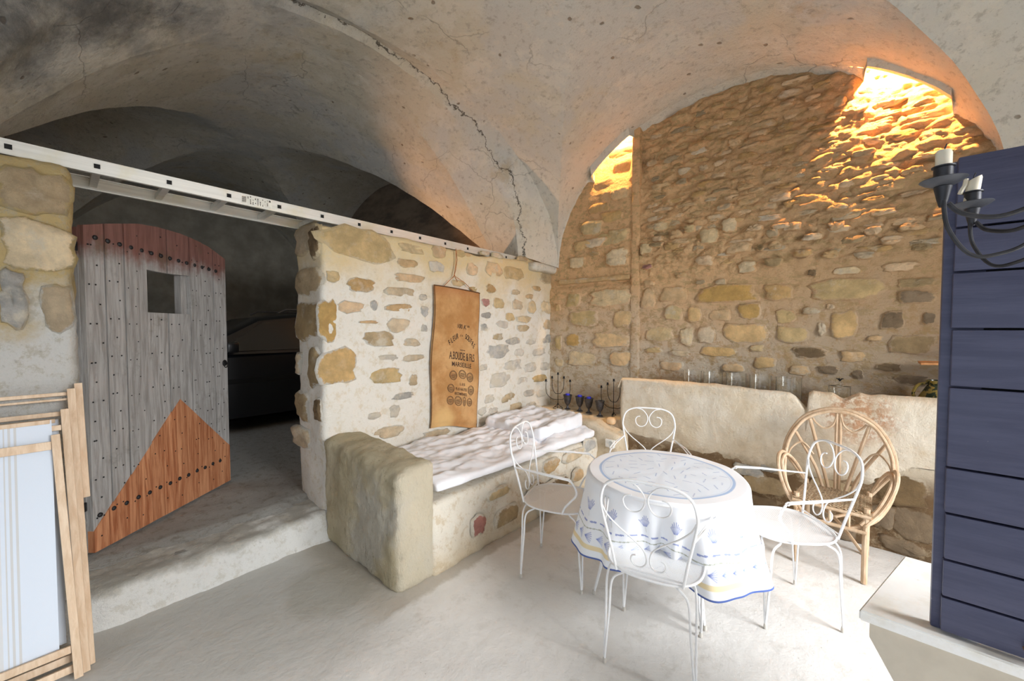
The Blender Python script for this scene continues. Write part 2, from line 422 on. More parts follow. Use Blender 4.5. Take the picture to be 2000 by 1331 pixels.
# ------------------------------------------------------------------ vaults (ceiling)
CX, HX, CY, HY = -1.03, 1.70, 1.68, 2.22
ZS, RI = 2.2, 1.45
def P1y(ph): return (CY + HY * math.sin(ph), ZS + RI * math.cos(ph))
def P1x(ph): return (CX + HX * math.sin(ph), ZS + RI * math.cos(ph))
N = 96
ang = [(-PI / 2) + PI * i / N for i in range(N + 1)]
vb = MB()
def jit(p, a=.012, f=3.5):
    k = fbm(p, f, 4) * a
    return (p[0] + k * .5, p[1] + k * .5, p[2] + k)
V = []
for a in ang:
    for b in ang:
        V.append(jit((CX + HX * math.sin(b), CY + HY * math.sin(a), ZS + RI * max(math.cos(a), math.cos(b)))))
F = []
for i in range(N):
    for j in range(N):
        q = (i * (N + 1) + j, i * (N + 1) + j + 1, (i + 1) * (N + 1) + j + 1, (i + 1) * (N + 1) + j)
        if (i < N / 2) == (j < N / 2): F += [(q[0], q[1], q[2]), (q[0], q[2], q[3])]
        else: F += [(q[0], q[1], q[3]), (q[1], q[2], q[3])]
vb.add(V, F)
def loft(profiles, steps):
    """profiles: list of functions ph -> point"""
    V = []; rows = 0
    for k in range(len(profiles) - 1):
        n = steps[k]
        for i in range(n + (1 if k == len(profiles) - 2 else 0)):
            t = i / n; ts = t
            for ph in ang:
                p = Vector(profiles[k](ph)).lerp(Vector(profiles[k + 1](ph)), ts)
                V.append(jit(p))
            rows += 1
    F = []
    for i in range(rows - 1):
        for j in range(N):
            a = i * (N + 1) + j; F.append((a, a + 1, a + N + 2, a + N + 1))
    vb.add(V, F)
cs = math.cos; sn = math.sin
def par(s): return 2.3 + 1.42 * (1 - s * s)
# arch over the partition, leading into the next bay
loft([lambda p: (CX - HX, *P1y(p)),
      lambda p: (-2.86, 1.60 + 1.86 * sn(p), 2.28 + 1.43 * cs(p)),
      lambda p: (-2.92, 1.59 + 1.82 * sn(p), 2.27 + 1.40 * cs(p)),
      lambda p: (-3.34, 1.55 + 1.9 * sn(p), par(sn(p)))], [4, 2, 10])
# right-hand and rear bands
loft([lambda p: (CX + HX, *P1y(p)), lambda p: (1.85, *P1y(p))], [14])
loft([lambda p: (P1x(p)[0], CY - HY, P1x(p)[1]), lambda p: (P1x(p)[0], -1.72, P1x(p)[1])], [14])
# band against the back wall, broken open at two places where the lamps are hidden
def notch(x):
    d = 0
    if -2.30 < x < -1.78: d = .17 * min(1, (x + 2.30) / .06, (-1.78 - x) / .02)
    if -.05 < x < .43: d = .19 * min(1, (x + .05) / .02, (.43 - x) / .05)
    return max(0, d)
NB = 420; V = []; R = 9
for i in range(R + 1):
    for j in range(NB + 1):
        ph = -PI / 2 + PI * j / NB; t = i / R
        a = Vector((CX + HX * sn(ph), CY + HY, ZS + RI * cs(ph)))
        x2 = -1.0 + 1.655 * sn(ph)
        b = Vector((x2, 4.10 - 1.65 * notch(x2) - .012 * abs(noise.noise((x2 * 14, 3, 1))), 2.2 + 1.40 * cs(ph)))
        # where the wall has no lamp opening the band dies into the wall
        p = a.lerp(b, t); V.append(jit(p) if i < R else p)
for j in range(NB + 1):        # thickness of the broken edge, turned up
    p = V[R * (NB + 1) + j]; V.append((p[0], p[1] - .03, p[2] + .09))
F = [(i * (NB + 1) + j, i * (NB + 1) + j + 1, (i + 1) * (NB + 1) + j + 1, (i + 1) * (NB + 1) + j) for i in range(R + 1) for j in range(NB)]
vb.add(V, F)
ceil = vb.build('ceiling', VAULT, sharp=28)
tag(ceil, 'grey-beige plastered groin vault with cracks and soot stains over the room', 'vault', kind='structure')
# vault of the next bay, through the arch
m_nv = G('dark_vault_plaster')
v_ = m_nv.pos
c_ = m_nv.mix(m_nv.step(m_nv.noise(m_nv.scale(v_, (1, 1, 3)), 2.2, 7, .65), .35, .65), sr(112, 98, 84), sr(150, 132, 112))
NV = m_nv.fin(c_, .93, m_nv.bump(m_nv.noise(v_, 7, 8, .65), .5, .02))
vb = MB(); V = []
for a in ang:
    for b in ang:
        V.append(jit((-5.70 + 2.36 * sn(b), 1.55 + 1.9 * sn(a), 2.3 + 1.42 * max(1 - sn(a) ** 2, 1 - sn(b) ** 2))))
vb.add(V, F2 := [t for i in range(N) for j in range(N) for q in [(i * (N + 1) + j, i * (N + 1) + j + 1, (i + 1) * (N + 1) + j + 1, (i + 1) * (N + 1) + j)]
                 for t in ([(q[0], q[1], q[2]), (q[0], q[2], q[3])] if (i < N / 2) == (j < N / 2) else [(q[0], q[1], q[3]), (q[1], q[2], q[3])])])
tag(vb.build('ceiling', VAULT, sharp=28), 'dark brown plastered groin vault of the garage bay behind the ladder', 'vault', kind='structure')

# ------------------------------------------------------------------ setting
def struct(name, V, F, mat, label, cat, sharp=40):
    o = mesh(name, V, F, mat, None, True, sharp); return tag(o, label, cat, None, 'structure')
V, F = grid(110, 130, lambda u, v: (-2.95 + 4.9 * u, -1.75 + 5.75 * v, .006 * fbm((-2.95 + 4.9 * u, -1.75 + 5.75 * v, 0), 1.6, 3) - .004))
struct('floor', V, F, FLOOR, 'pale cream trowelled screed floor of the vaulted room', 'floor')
SLAB = m_mortar('garage_slab', 'Z', .9)
def gz(x, y): return .215 + (.012 * fbm((x, y, 0), 3, 4)) - (.035 if x > -3.12 + .05 * math.sin(y * 3) else 0)
V, F = grid(90, 70, lambda u, v: (-8.1 + 5.15 * u, -.4 + 3.9 * v, gz(-8.1 + 5.15 * u, -.4 + 3.9 * v)))
struct('floor', V, F, SLAB, 'rough grey raised slab floor of the dark garage bay', 'floor')
# step in the doorway
def step_shape(p):
    if p.x > -2.95:
        p = p + Vector((.045 * max(0, 1 - (p.z / .2)) + .018 * fbm(p, 5, 4), 0, 0))
        if p.z > .12: p.z -= .02 * abs(fbm(p, 7, 4))
    return p
V, F = rough_box(-3.18, -2.84, -.25, 1.30, -.05, .19, .02, .035, .012, 9, step_shape)
STEPM = m_mortar('step_plaster', 'S', .8)
tag(mesh('door_step', V, F, STEPM, None, True, 50), 'worn cement doorstep with a crumbling white front edge before the plank door', 'step', kind='structure')

# stones read off the walls: (along the wall, height, width, height of stone, tone)
WA=[(1.49,2.12,0.58,0.248,"y"),(1.96,2.16,0.24,0.088,"y"),(2.24,2.17,0.16,0.109,"o"),(1.91,2.03,0.19,0.073,"o"),(2.21,2.04,0.17,0.108,"w"),(1.93,1.91,0.3,0.073,"o"),(1.51,1.82,0.24,0.106,"o"),(1.29,1.86,0.09,0.094,"y"),(1.84,1.79,0.3,0.072,"t"),(1.42,1.65,0.2,0.097,"o"),(1.61,1.67,0.06,0.082,"g"),(1.84,1.66,0.26,0.072,"o"),(2.07,1.76,0.09,0.053,"g"),(2.08,1.64,0.09,0.091,"g"),(1.56,1.54,0.15,0.027,"o"),(1.82,1.52,0.2,0.129,"t"),(2.08,1.49,0.07,0.061,"g"),(1.65,1.41,0.27,0.118,"t"),(1.94,1.37,0.17,0.067,"t"),(1.72,1.25,0.17,0.063,"w"),(1.95,1.24,0.21,0.06,"t"),(1.71,1.11,0.3,0.127,"y"),(1.96,1.05,0.08,0.105,"t"),(1.86,0.93,0.2,0.058,"g"),(1.78,0.82,0.1,0.101,"w"),(1.73,0.66,0.27,0.092,"t"),(2.2,0.54,0.29,0.096,"t"),(1.6,0.81,0.12,0.055,"w"),(2.49,2.19,0.11,0.066,"y"),(2.58,2.19,0.07,0.042,"o"),(2.64,2.06,0.15,0.119,"o"),(2.94,2.09,0.25,0.153,"o"),(3.25,2.08,0.32,0.151,"y"),(3.86,2.11,0.25,0.189,"b"),(2.46,1.91,0.17,0.066,"y"),(2.65,1.87,0.12,0.051,"y"),(2.9,1.89,0.15,0.089,"o"),(2.82,1.75,0.12,0.08,"r"),(3.01,1.75,0.17,0.118,"y"),(3.31,1.75,0.18,0.115,"t"),(3.56,1.73,0.16,0.14,"y"),(3.83,1.74,0.21,0.147,"y"),(2.83,1.62,0.16,0.062,"g"),(3.18,1.61,0.16,0.094,"y"),(3.42,1.59,0.25,0.079,"y"),(2.8,1.5,0.1,0.07,"g"),(3.07,1.53,0.19,0.083,"w"),(3.4,1.49,0.22,0.079,"t"),(3.86,1.53,0.18,0.127,"t"),(3,1.4,0.15,0.073,"t"),(3.24,1.35,0.23,0.077,"g"),(3.56,1.34,0.19,0.081,"w"),(3.86,1.36,0.18,0.106,"g"),(3,1.25,0.32,0.147,"g"),(3.34,1.22,0.18,0.078,"w"),(3.69,1.21,0.27,0.093,"w"),(3.92,1.21,0.11,0.085,"w"),(2.79,1.1,0.12,0.071,"w"),(3.24,1.09,0.29,0.115,"w"),(3.54,1.04,0.23,0.101,"w"),(3.83,1.03,0.21,0.096,"w"),(3.03,0.95,0.3,0.149,"w"),(3.4,0.9,0.19,0.099,"w"),(3.71,0.9,0.31,0.084,"y"),(3.16,0.74,0.23,0.105,"t"),(3.51,0.75,0.19,0.081,"w"),(2.87,0.77,0.15,0.09,"w"),(3.76,0.72,0.21,0.095,"w"),(2.92,0.64,0.16,0.073,"w"),(3.28,0.62,0.24,0.117,"t"),(3.56,0.6,0.2,0.082,"w"),(2.77,0.66,0.12,0.089,"w"),(3.65,1.95,0.17,0.061,"o"),(3.52,1.85,0.13,0.06,"o"),(3.28,1.88,0.15,0.057,"t"),(2.79,0.53,0.17,0.071,"w"),(3.4,2.26,0.18,0.059,"b"),(3,2.24,0.16,0.054,"t"),(2.82,2.24,0.12,0.043,"t")]
WQ=[(1.25,1.55,0.14,0.28,"Y"),(1.32,1.22,0.27,0.274,"Y")]
WE=[(-3.1,2.15,0.35,0.231,"b"),(-2.94,2.11,0.15,0.223,"d"),(-3.08,1.84,0.41,0.22,"b"),(-3.1,1.55,0.45,0.294,"b"),(-2.99,1.21,0.19,0.291,"b"),(-3.27,1.23,0.1,0.179,"t"),(-3.22,0.9,0.27,0.226,"b"),(-2.92,0.91,0.1,0.192,"d"),(-3.25,0.65,0.31,0.167,"t")]
WP=[(-0.07,2.12,0.22,0.218,"b"),(-0.06,1.88,0.23,0.232,"y"),(-0.14,1.59,0.09,0.182,"g"),(-0.01,1.59,0.11,0.228,"b"),(-0.14,1.69,0.07,0.135,"g")]
WB=[(-2.24,2.31,0.12,0.055,"o"),(-2.47,2.24,0.21,0.137,"y"),(-1.97,2.24,0.27,0.189,"y"),(-2.52,1.81,0.19,0.173,"y"),(-2.06,1.82,0.5,0.182,"y"),(-2.39,1.6,0.39,0.181,"y"),(-1.91,1.59,0.21,0.178,"Y"),(-2.73,1.73,0.07,0.095,"o"),(-2.52,1.35,0.19,0.162,"Y"),(-2.04,1.36,0.49,0.151,"Y"),(-2.72,1.32,0.09,0.191,"y"),(-2.4,1.14,0.39,0.171,"y"),(-1.93,1.17,0.34,0.166,"Y"),(-2.71,1.08,0.12,0.095,"y"),(-2.28,2.6,0.28,0.154,"y"),(-1.97,2.46,0.25,0.168,"y"),(-2.24,2.43,0.27,0.11,"t"),(-1.66,2.29,0.12,0.12,"y"),(-1.65,2.11,0.11,0.056,"r"),(-1.64,1.95,0.12,0.06,"o"),(-1.65,1.79,0.14,0.191,"o"),(-1.41,2.28,0.15,0.076,"o"),(-1.24,2.42,0.1,0.075,"y"),(-1.08,2.33,0.15,0.163,"y"),(-0.91,2.4,0.13,0.123,"y"),(-0.84,2.19,0.2,0.104,"o"),(-0.57,2.18,0.11,0.066,"o"),(-0.67,2.17,0.06,0.051,"b"),(-0.77,2.02,0.14,0.103,"y"),(-0.58,2.04,0.13,0.082,"b"),(-1.11,2.11,0.17,0.092,"o"),(-1.33,2,0.11,0.057,"o"),(-1.15,1.92,0.09,0.046,"b"),(-0.98,1.91,0.1,0.054,"b"),(-1.4,1.82,0.25,0.155,"o"),(-0.94,1.8,0.52,0.156,"Y"),(-0.54,1.79,0.21,0.132,"o"),(-0.12,1.79,0.48,0.158,"y"),(-0.11,1.93,0.17,0.068,"y"),(-0.32,1.93,0.06,0.06,"d"),(0.26,1.71,0.19,0.096,"d"),(0.18,1.93,0.19,0.063,"o"),(0.26,1.81,0.19,0.075,"b"),(-1.4,1.64,0.17,0.155,"y"),(-1.2,1.62,0.13,0.14,"Y"),(-0.98,1.61,0.18,0.108,"o"),(-0.75,1.64,0.18,0.137,"Y"),(-0.49,1.59,0.14,0.114,"y"),(-0.32,1.63,0.11,0.063,"t"),(-0.2,1.66,0.06,0.043,"o"),(-0.12,1.52,0.16,0.226,"Y"),(0.15,1.55,0.12,0.135,"d"),(0.33,1.56,0.07,0.082,"d"),(-1.53,1.43,0.29,0.159,"y"),(-1.27,1.41,0.13,0.167,"y"),(-1.09,1.43,0.15,0.165,"t"),(-0.78,1.45,0.34,0.182,"Y"),(-0.44,1.44,0.24,0.129,"y"),(-0.25,1.49,0.06,0.109,"t"),(0.25,1.38,0.24,0.139,"b"),(0.06,1.42,0.09,0.043,"o"),(-0.99,1.28,0.33,0.091,"Y"),(-1.58,1.27,0.18,0.064,"y"),(-1.33,1.25,0.19,0.057,"t"),(-0.69,1.32,0.12,0.06,"y"),(-0.32,1.3,0.23,0.083,"d"),(-0.06,1.28,0.16,0.082,"o"),(-1.41,1.12,0.23,0.094,"o"),(-0.87,1.14,0.17,0.079,"o"),(-0.63,1.2,0.16,0.104,"Y"),(-0.39,1.15,0.15,0.081,"o"),(-0.2,1.17,0.13,0.07,"d"),(0.14,1.21,0.14,0.065,"d"),(-0.03,1.15,0.07,0.067,"d"),(0.26,1.13,0.18,0.077,"d"),(-1.52,2.49,0.14,0.098,"y"),(-1.37,2.39,0.11,0.085,"o"),(-1.54,2.37,0.12,0.059,"o"),(-0.72,2.34,0.12,0.068,"o"),(-0.59,2.28,0.1,0.074,"b"),(-0.45,2.31,0.12,0.072,"o"),(-0.32,2.21,0.14,0.062,"o"),(-0.18,2.27,0.11,0.068,"o"),(-0.08,2.15,0.14,0.059,"b"),(0.03,2.2,0.1,0.072,"o"),(0.13,2.12,0.14,0.064,"o"),(0.23,2.2,0.12,0.069,"o"),(0.28,2.05,0.11,0.061,"b"),(-0.38,2.09,0.14,0.064,"o"),(-0.21,2.06,0.11,0.061,"o"),(-0.01,2.03,0.13,0.059,"b")]
WL=[(-0.82,0.26,0.27,0.102,"g"),(-1.02,0.29,0.21,0.098,"g"),(-1.28,0.28,0.2,0.092,"g"),(-0.68,0.35,0.21,0.102,"g"),(-0.57,0.26,0.31,0.161,"b"),(-0.64,0.1,0.39,0.143,"d"),(-0.53,0.07,0.24,0.12,"d"),(0.2,0.43,0.26,0.201,"d"),(0.27,0.22,0.23,0.199,"d"),(0.11,0.23,0.15,0.172,"d"),(0.21,0.06,0.21,0.102,"d"),(-0.54,0.41,0.14,0.08,"g"),(-0.22,0.17,0.17,0.149,"d"),(-0.1,0.06,0.17,0.145,"d")]
WF=[(2.02,0.33,0.22,0.08,"y"),(1.81,0.18,0.12,0.14,"r"),(2.09,0.15,0.28,0.12,"b"),(2.65,0.36,0.23,0.111,"o"),(2.73,0.18,0.36,0.114,"d"),(2.45,0.21,0.23,0.144,"d"),(3,0.36,0.33,0.093,"t"),(3.26,0.39,0.21,0.127,"g"),(3.04,0.18,0.17,0.113,"o"),(2.55,0.07,0.27,0.101,"t")]
rng = random.Random(11)
# partition (wall with the burlap sack) and its end face
def part_shape(p):
    if p.z > 2.1: p.z += .012 * math.sin(p.y * 4.2) + .012 * fbm(p, 3, 3) + .02 * max(0, 1.5 - p.y)
    return p
V, F = rough_box(-3.31, -2.85, 1.215, 4.0, -.02, 2.225, .03, .028, .011, 5, part_shape)
wl = tag(mesh('wall_left', V, F, MORT_A, None, True, 60), 'limewashed rubble stone partition wall with scattered ochre stones, ladder on top', 'wall', kind='structure')
for u, z, w_, h_, c in WA:
    if abs(u - 2.41) < .0: continue
    stone(wl, STA[c], (-2.853, u, z), (0, 1, 0), (1, 0, 0), w_, h_, .011 if c in 'wg' else .015, rng, .35)
for u, z, w_, h_, c in WQ: stone(wl, STA[c], (-2.853, u, z), (0, 1, 0), (1, 0, 0), w_, h_, .014, rng, 1)
for u, z, w_, h_, c in WE: stone(wl, STA[c], (u, 1.218, z), (1, 0, 0), (0, -1, 0), w_, h_, .028, rng, .7)
# pier left of the doorway
V, F = rough_box(-3.31, -2.85, -1.0, .045, -.02, 2.25, .03, .05, .016, 6, part_shape)
wp = tag(mesh('wall_left', V, F, MORT_P, None, True, 60), 'stone pier left of the doorway, ochre blocks above and grey cement below', 'wall', kind='structure')
for u, z, w_, h_, c in WP: stone(wp, STP[c], (-2.853, u, z), (0, 1, 0), (1, 0, 0), w_, h_, .025, rng, .6)

# back wall: left strip stands proud, upper right part is rough rubble, recessed under the lamps
def recess(x, z):
    f = 0
    for x0, x1, zc in ((-2.34, -1.82, 2.95), (-.10, .50, 2.7)):
        if x0 < x < x1:
            e = min(1, (x - x0) / .12, (x1 - x) / .06); f = max(f, e * max(0, min(1, (z - zc) / .6)) * (3.2 if x < -1 else 1.9))
    return f
def wb(x, z):
    y = 3.95
    if x < -1.80: y -= .035
    elif z > 1.9: y += -.030 * min(1, (z - 1.9) / .3) * (.6 + fbm((x * .7, z * 1.6, 5), 6, 5)) + .05 * max(0, z - 2.3)
    if x > -1.74 and z > 1.95:      # rubble bulging through the mortar
        d, _p = noise.voronoi((x * 6.5 + .5 * noise.noise((x * 5, z * 5, 3)), z * 13 + .5 * noise.noise((x * 5, z * 5, 7)), 0), distance_metric='DISTANCE')
        y -= min(1, (z - 1.95) / .2) * .021 * min(1, (d[1] - d[0]) * 2.2)
    y += .07 * recess(x, z)
    y -= .010 * fbm((x, z * 1.4, 2), 6, 5) + (.018 * abs(fbm((x * .8, z * 1.6, 8), 9, 5)) if z > 2.0 and x > -1.8 else 0)
    if x < -1.80 and abs(z - 1.985) < .05: y += .03 * (1 - abs(z - 1.985) / .05)
    return y
def wall_fn(u, v):
    x = -2.95 + 4.85 * u; z = -.02 + 4.4 * v
    return (x, wb(x, z), z)
V, F = grid(560, 440, wall_fn)
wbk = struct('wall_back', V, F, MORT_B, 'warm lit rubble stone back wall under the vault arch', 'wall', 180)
for x, z, w_, h_, c in WB:
    if x + w_ / 2 > -1.80 and x < -1.80: w_ = 2 * (-1.80 - x)
    stone(wbk, STB[c], (x, wb(x, z), z), (1, 0, 0), (0, -1, 0), w_, h_, .016 if z < 2 else .026, rng, .8 if w_ * h_ > .012 or x < -1.8 else .4)
# rubble of the upper wall, coursed irregularly up to the arch
zz = 2.08; row = 0
while zz < 3.62:
    hrow = rng.uniform(.052, .085); x = -1.70 + rng.uniform(0, .1)
    while x < .72:
        w_ = rng.uniform(.10, .24); xc = x + w_ / 2
        za = 2.2 + 1.40 * math.sqrt(max(0, 1 - ((xc + 1.0) / 1.655) ** 2))
        if zz < za - .03 and not (zz < 2.34 and -1.72 < xc < -.2 and rng.random() < .55) and rng.random() < .8:
            zc = zz + rng.uniform(-.012, .012)
            h_ = hrow * rng.uniform(.6, .95)
            stone(wbk, STB[rng.choice('oooboot')], (xc, wb(xc, zc) + .010, zc), (1, 0, 0), (0, -1, 0), w_ * .88, h_, rng.uniform(.012, .026), rng, rng.uniform(.1, .7))
        x += w_ + rng.uniform(.01, .05)
    zz += hrow + rng.uniform(.008, .02); row += 1
# cut blocks inside the upper left strip
for x, z, w_, h_ in ((-2.2, 3.05, .26, .12), (-1.96, 3.2, .24, .16), (-2.02, 3.4, .3, .13), (-1.95, 2.9, .2, .13), (-2.2, 2.8, .24, .1), (-2.33, 2.6, .2, .1), (-2.05, 2.68, .28, .12), (-2.4, 2.42, .22, .12), (-2.1, 2.45, .26, .14), (-2.0, 3.56, .3, .13)):
    stone(wbk, STB[rng.choice('yoY')], (x, wb(x, z), z), (1, 0, 0), (0, -1, 0), w_, h_, .016, rng, .9)
# vertical mortar band at the edge of the strip
V, F = rough_box(-1.815, -1.735, 3.90, 3.99, .9, 3.62, .02, .012, .006, 9)
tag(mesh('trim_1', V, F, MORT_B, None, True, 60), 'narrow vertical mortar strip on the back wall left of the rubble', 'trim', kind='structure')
V, F = rough_box(-2.72, -1.83, 3.885, 3.96, 2.0, 2.055, .02, .015, .008, 9)
tag(mesh('trim_2', V, F, STB['o'], None, True, 60), 'thin weathered stone ledge across the back wall beside the corner', 'ledge', kind='structure')

# low wall in front of the back wall (carries the trough)
V, F = rough_box(-1.9, 1.8, 3.63, 3.97, -.02, .60, .03, .02, .014, 6)
wlow = tag(mesh('wall_back', V, F, MORT_L, None, True, 60), 'low dark rubble base wall under the plastered trough', 'wall', kind='structure')
for x, z, w_, h_, c in WL: stone(wlow, STL[c], (x, 3.632, z), (1, 0, 0), (0, -1, 0), w_, h_, .018, rng, .5)
zz = .05
while zz < .40:
    x = -1.6
    while x < .75:
        w_ = rng.uniform(.12, .26); h_ = rng.uniform(.06, .085)
        if not any(abs(x + w_ / 2 - q[0]) < (w_ + q[2]) * .45 and abs(zz - q[1]) < (h_ + q[3]) * .45 for q in WL) and rng.random() < .8:
            stone(wlow, STL[rng.choice('dddbo')], (x + w_ / 2, 3.632, zz), (1, 0, 0), (0, -1, 0), w_, h_, .015, rng, .4)
        x += w_ + .04
    zz += .105

# far walls of the garage bay and outer shell walls of the room
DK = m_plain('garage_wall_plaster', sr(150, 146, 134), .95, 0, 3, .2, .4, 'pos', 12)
def plane(name, pts, mat, label, cat='wall'):
    o = mesh(name, pts, [tuple(range(len(pts)))], mat, None, False); return tag(o, label, cat, None, 'structure')
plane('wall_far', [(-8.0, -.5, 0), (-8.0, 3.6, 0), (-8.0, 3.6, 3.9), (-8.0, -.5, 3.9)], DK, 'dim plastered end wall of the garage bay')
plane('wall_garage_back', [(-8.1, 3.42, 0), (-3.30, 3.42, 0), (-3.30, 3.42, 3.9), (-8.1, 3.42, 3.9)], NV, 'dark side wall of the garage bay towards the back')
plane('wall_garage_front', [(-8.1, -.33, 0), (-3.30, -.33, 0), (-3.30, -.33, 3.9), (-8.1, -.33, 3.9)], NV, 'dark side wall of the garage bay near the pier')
V, F = rough_box(-3.32, -2.87, 3.47, 4.05, 2.15, 3.2, .05, .02, .004, 6)
tag(mesh('wall_left', V, F, MORT_A, None, True, 60), 'masonry above the corner end of the partition', 'wall', kind='structure')
V, F = rough_box(-2.90, -2.755, 3.50, 4.0, 2.14, 2.235, .02, .04, .010, 7)
tag(mesh('trim_3', V, F, VAULT, None, True, 60), 'rounded plaster springing of the vault in the corner above the partition', 'impost', kind='structure')
# right wall with its wide doorway, rear wall with an opening added for the fill light
def wall_hole(name, axis, at_, a0, a1, b0, b1, ztop, zh, label):
    b = MB(); t = .25
    def bx(p0, p1, z0, z1):
        if axis == 'x': b.box(at_, at_ + t, p0, p1, z0, z1)
        else: b.box(p0, p1, at_ - t, at_, z0, z1)
    bx(a0, b0, 0, ztop); bx(b1, a1, 0, ztop); bx(b0, b1, zh, ztop)
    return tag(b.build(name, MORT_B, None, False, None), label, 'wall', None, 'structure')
wall_hole('wall_right', 'x', 1.8, -1.9, 4.1, .35, 2.95, 4.3, 2.45, 'wall with the wide daylight doorway at the right, outside the view')
wall_hole('wall_rear', 'y', -1.7, -3.4, 1.9, -2.0, 1.2, 4.3, 2.7, 'wall behind the viewer, its opening added to let in the fill light')
b = MB(); b.box(-3.0, -2.73, -1.9, -.95, 0, 4.2)
tag(b.build('wall_left', MORT_P, None, False, None), 'plain wall behind the pier, outside the view', 'wall', None, 'structure')
b = MB(); b.box(-3.0, 1.9, 4.28, 4.34, -.1, 4.6)  # unseen shell wall and roof cover, added to shut out sky light
tag(b.build('wall_outer', MORT_B, None, False, None), 'unseen shell wall behind the stone back wall, added to keep sky light out', 'wall', None, 'structure')
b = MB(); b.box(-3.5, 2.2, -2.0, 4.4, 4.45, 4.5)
tag(b.build('roof', MORT_B, None, False, None), 'unseen cover above the vaults, added to keep sky light out', 'roof', None, 'structure')

b = MB(); b.box(2.0, 7.0, -1.5, 5.0, -.08, -.01)  # unseen ground added to bounce daylight up to the ceiling
tag(b.build('bounce_ground', m_plain('bounce_ground_pale', sr(214, 206, 192), .95, 0, 12, .1, .3, 'pos', 60), None, False, None), 'unseen pale ground outside the right doorway, added to bounce light to the ceiling', 'ground', None, 'structure')
# ------------------------------------------------------------------ stone bench, corner ledge, block
def bf(p):
    if p.x > -2.0: p.x += .03 * max(0, 1 - p.z / .35) + .012 * fbm(p, 5, 4)
    return p
V, F = rough_box(-2.87, -1.93, 1.44, 3.46, -.02, .43, .03, .03, .010, 5, bf)
bn = tag(mesh('stone_bench', V, F, m_mortar('bench_mortar', 'N', .7), None, True, 60), 'long limewashed masonry bench built against the partition wall', 'bench')
for u, z, w_, h_, c in WF: stone(bn, STN[c], (-1.915 + .03 * max(0, 1 - z / .35), u, z), (0, 1, 0), (1, 0, 0), w_, h_, .016, rng, .5)
def blk(p):
    if p.z > .6:
        t = (p.x + 2.86) / .93
        p.z += .03 * (1 - t) - .03 * max(0, (1.30 - p.y) / .09) + .012 * fbm(p, 7, 5)
    if p.y < 1.24: p.y += -.010 * fbm((p.x, p.z * .6, 1), 5, 5) + .012 * abs(fbm((p.x * 1.6, 0, p.z), 13, 4))
    return p
V, F = rough_box(-2.86, -1.915, 1.205, 1.475, -.02, .70, .018, .045, .008, 8, blk)
tag(mesh('stone_block', V, F, ROCK, None, True, 70), 'massive rough-hewn upright stone slab closing the near end of the bench', 'stone block')
def led(p):
    if p.z > .3: p.z -= .11 * max(0, (p.x + 1.98)) / .3 * (1 if p.y < 3.8 else .3); p.z += .01 * fbm(p, 7, 4)
    if p.z > .1: p.y += .0
    return p
V, F = rough_box(-2.86, -1.70, 3.42, 3.97, -.02, .57, .03, .035, .010, 6, led)
lg = tag(mesh('corner_ledge', V, F, m_mortar('ledge_mortar', 'G', .8), None, True, 60), 'low plastered stone ledge in the corner beyond the bench', 'ledge')
for x, z, w_, h_, c in ((-2.02, .34, .09, .11, 'g'), (-1.93, .2, .14, .08, 'o'), (-2.2, .2, .2, .1, 'b')):
    stone(lg, STG[c], (x, 3.42, z), (1, 0, 0), (0, -1, 0), w_, h_, .012, rng, .5)

# ------------------------------------------------------------------ plastered trough with a broken rim
RX = [-1.80, -1.772, -1.60, -1.428, -.911, -.74, -.616, -.50, -.41, -.375, -.35, -.325, -.305, -.300, -.295, -.27, -.22, -.163, -.12, -.10, -.079, -.045, -.013, .039, .10, .347, 1.8]
RZ = [.93, 1.005, 1.014, 1.018, 1.025, 1.020, 1.008, 1.012, 1.010, .985, .955, .925, .90, .93, 1.02, 1.035, 1.033, 1.036, 1.008, 1.002, 1.010, 1.035, 1.048, 1.04, 1.048, 1.055, 1.07]
def tr(u, v):
    x = -1.80 + 3.6 * u
    if u < .6: x = -1.80 + (2.05) * (u / .6)
    else: x = .25 + 1.55 * (u - .6) / .4
    r = lp(x, RX, RZ) + .004 * fbm((x, 0, 3), 9, 3)
    zb = .42 + .05 * math.sin(x * 3) + .02 * fbm((x, 1, 1), 5, 3) + (.14 * max(0, min(1, (x - .05) / .2)))
    # profile: front bottom -> front top -> over the rim -> down the inside -> floor of the trough -> wall
    t = v
    if t < .55:
        k = t / .55; z = zb + (r - .02 - zb) * k; y = 3.60 + .035 * math.sin(PI * k) * -1 + .03 * (1 - k)
        d = .012 * fbm((x, y, z), 4, 4); y -= d
    elif t < .68:
        k = (t - .55) / .13; z = r - .02 + .02 * math.sin(PI * k); y = 3.60 + .075 * k
    elif t < .85:
        k = (t - .68) / .17; z = (r - .02) * (1 - k) + .82 * k; y = 3.675 + .02 * k
    else:
        k = (t - .85) / .15; z = .82; y = 3.695 + .26 * k
    if x < -1.74:
        q = (-1.74 - x) / .06; y += .10 * q * q if t < .55 else 0
    return (x, y, z)
V, F = grid(420, 60, tr)
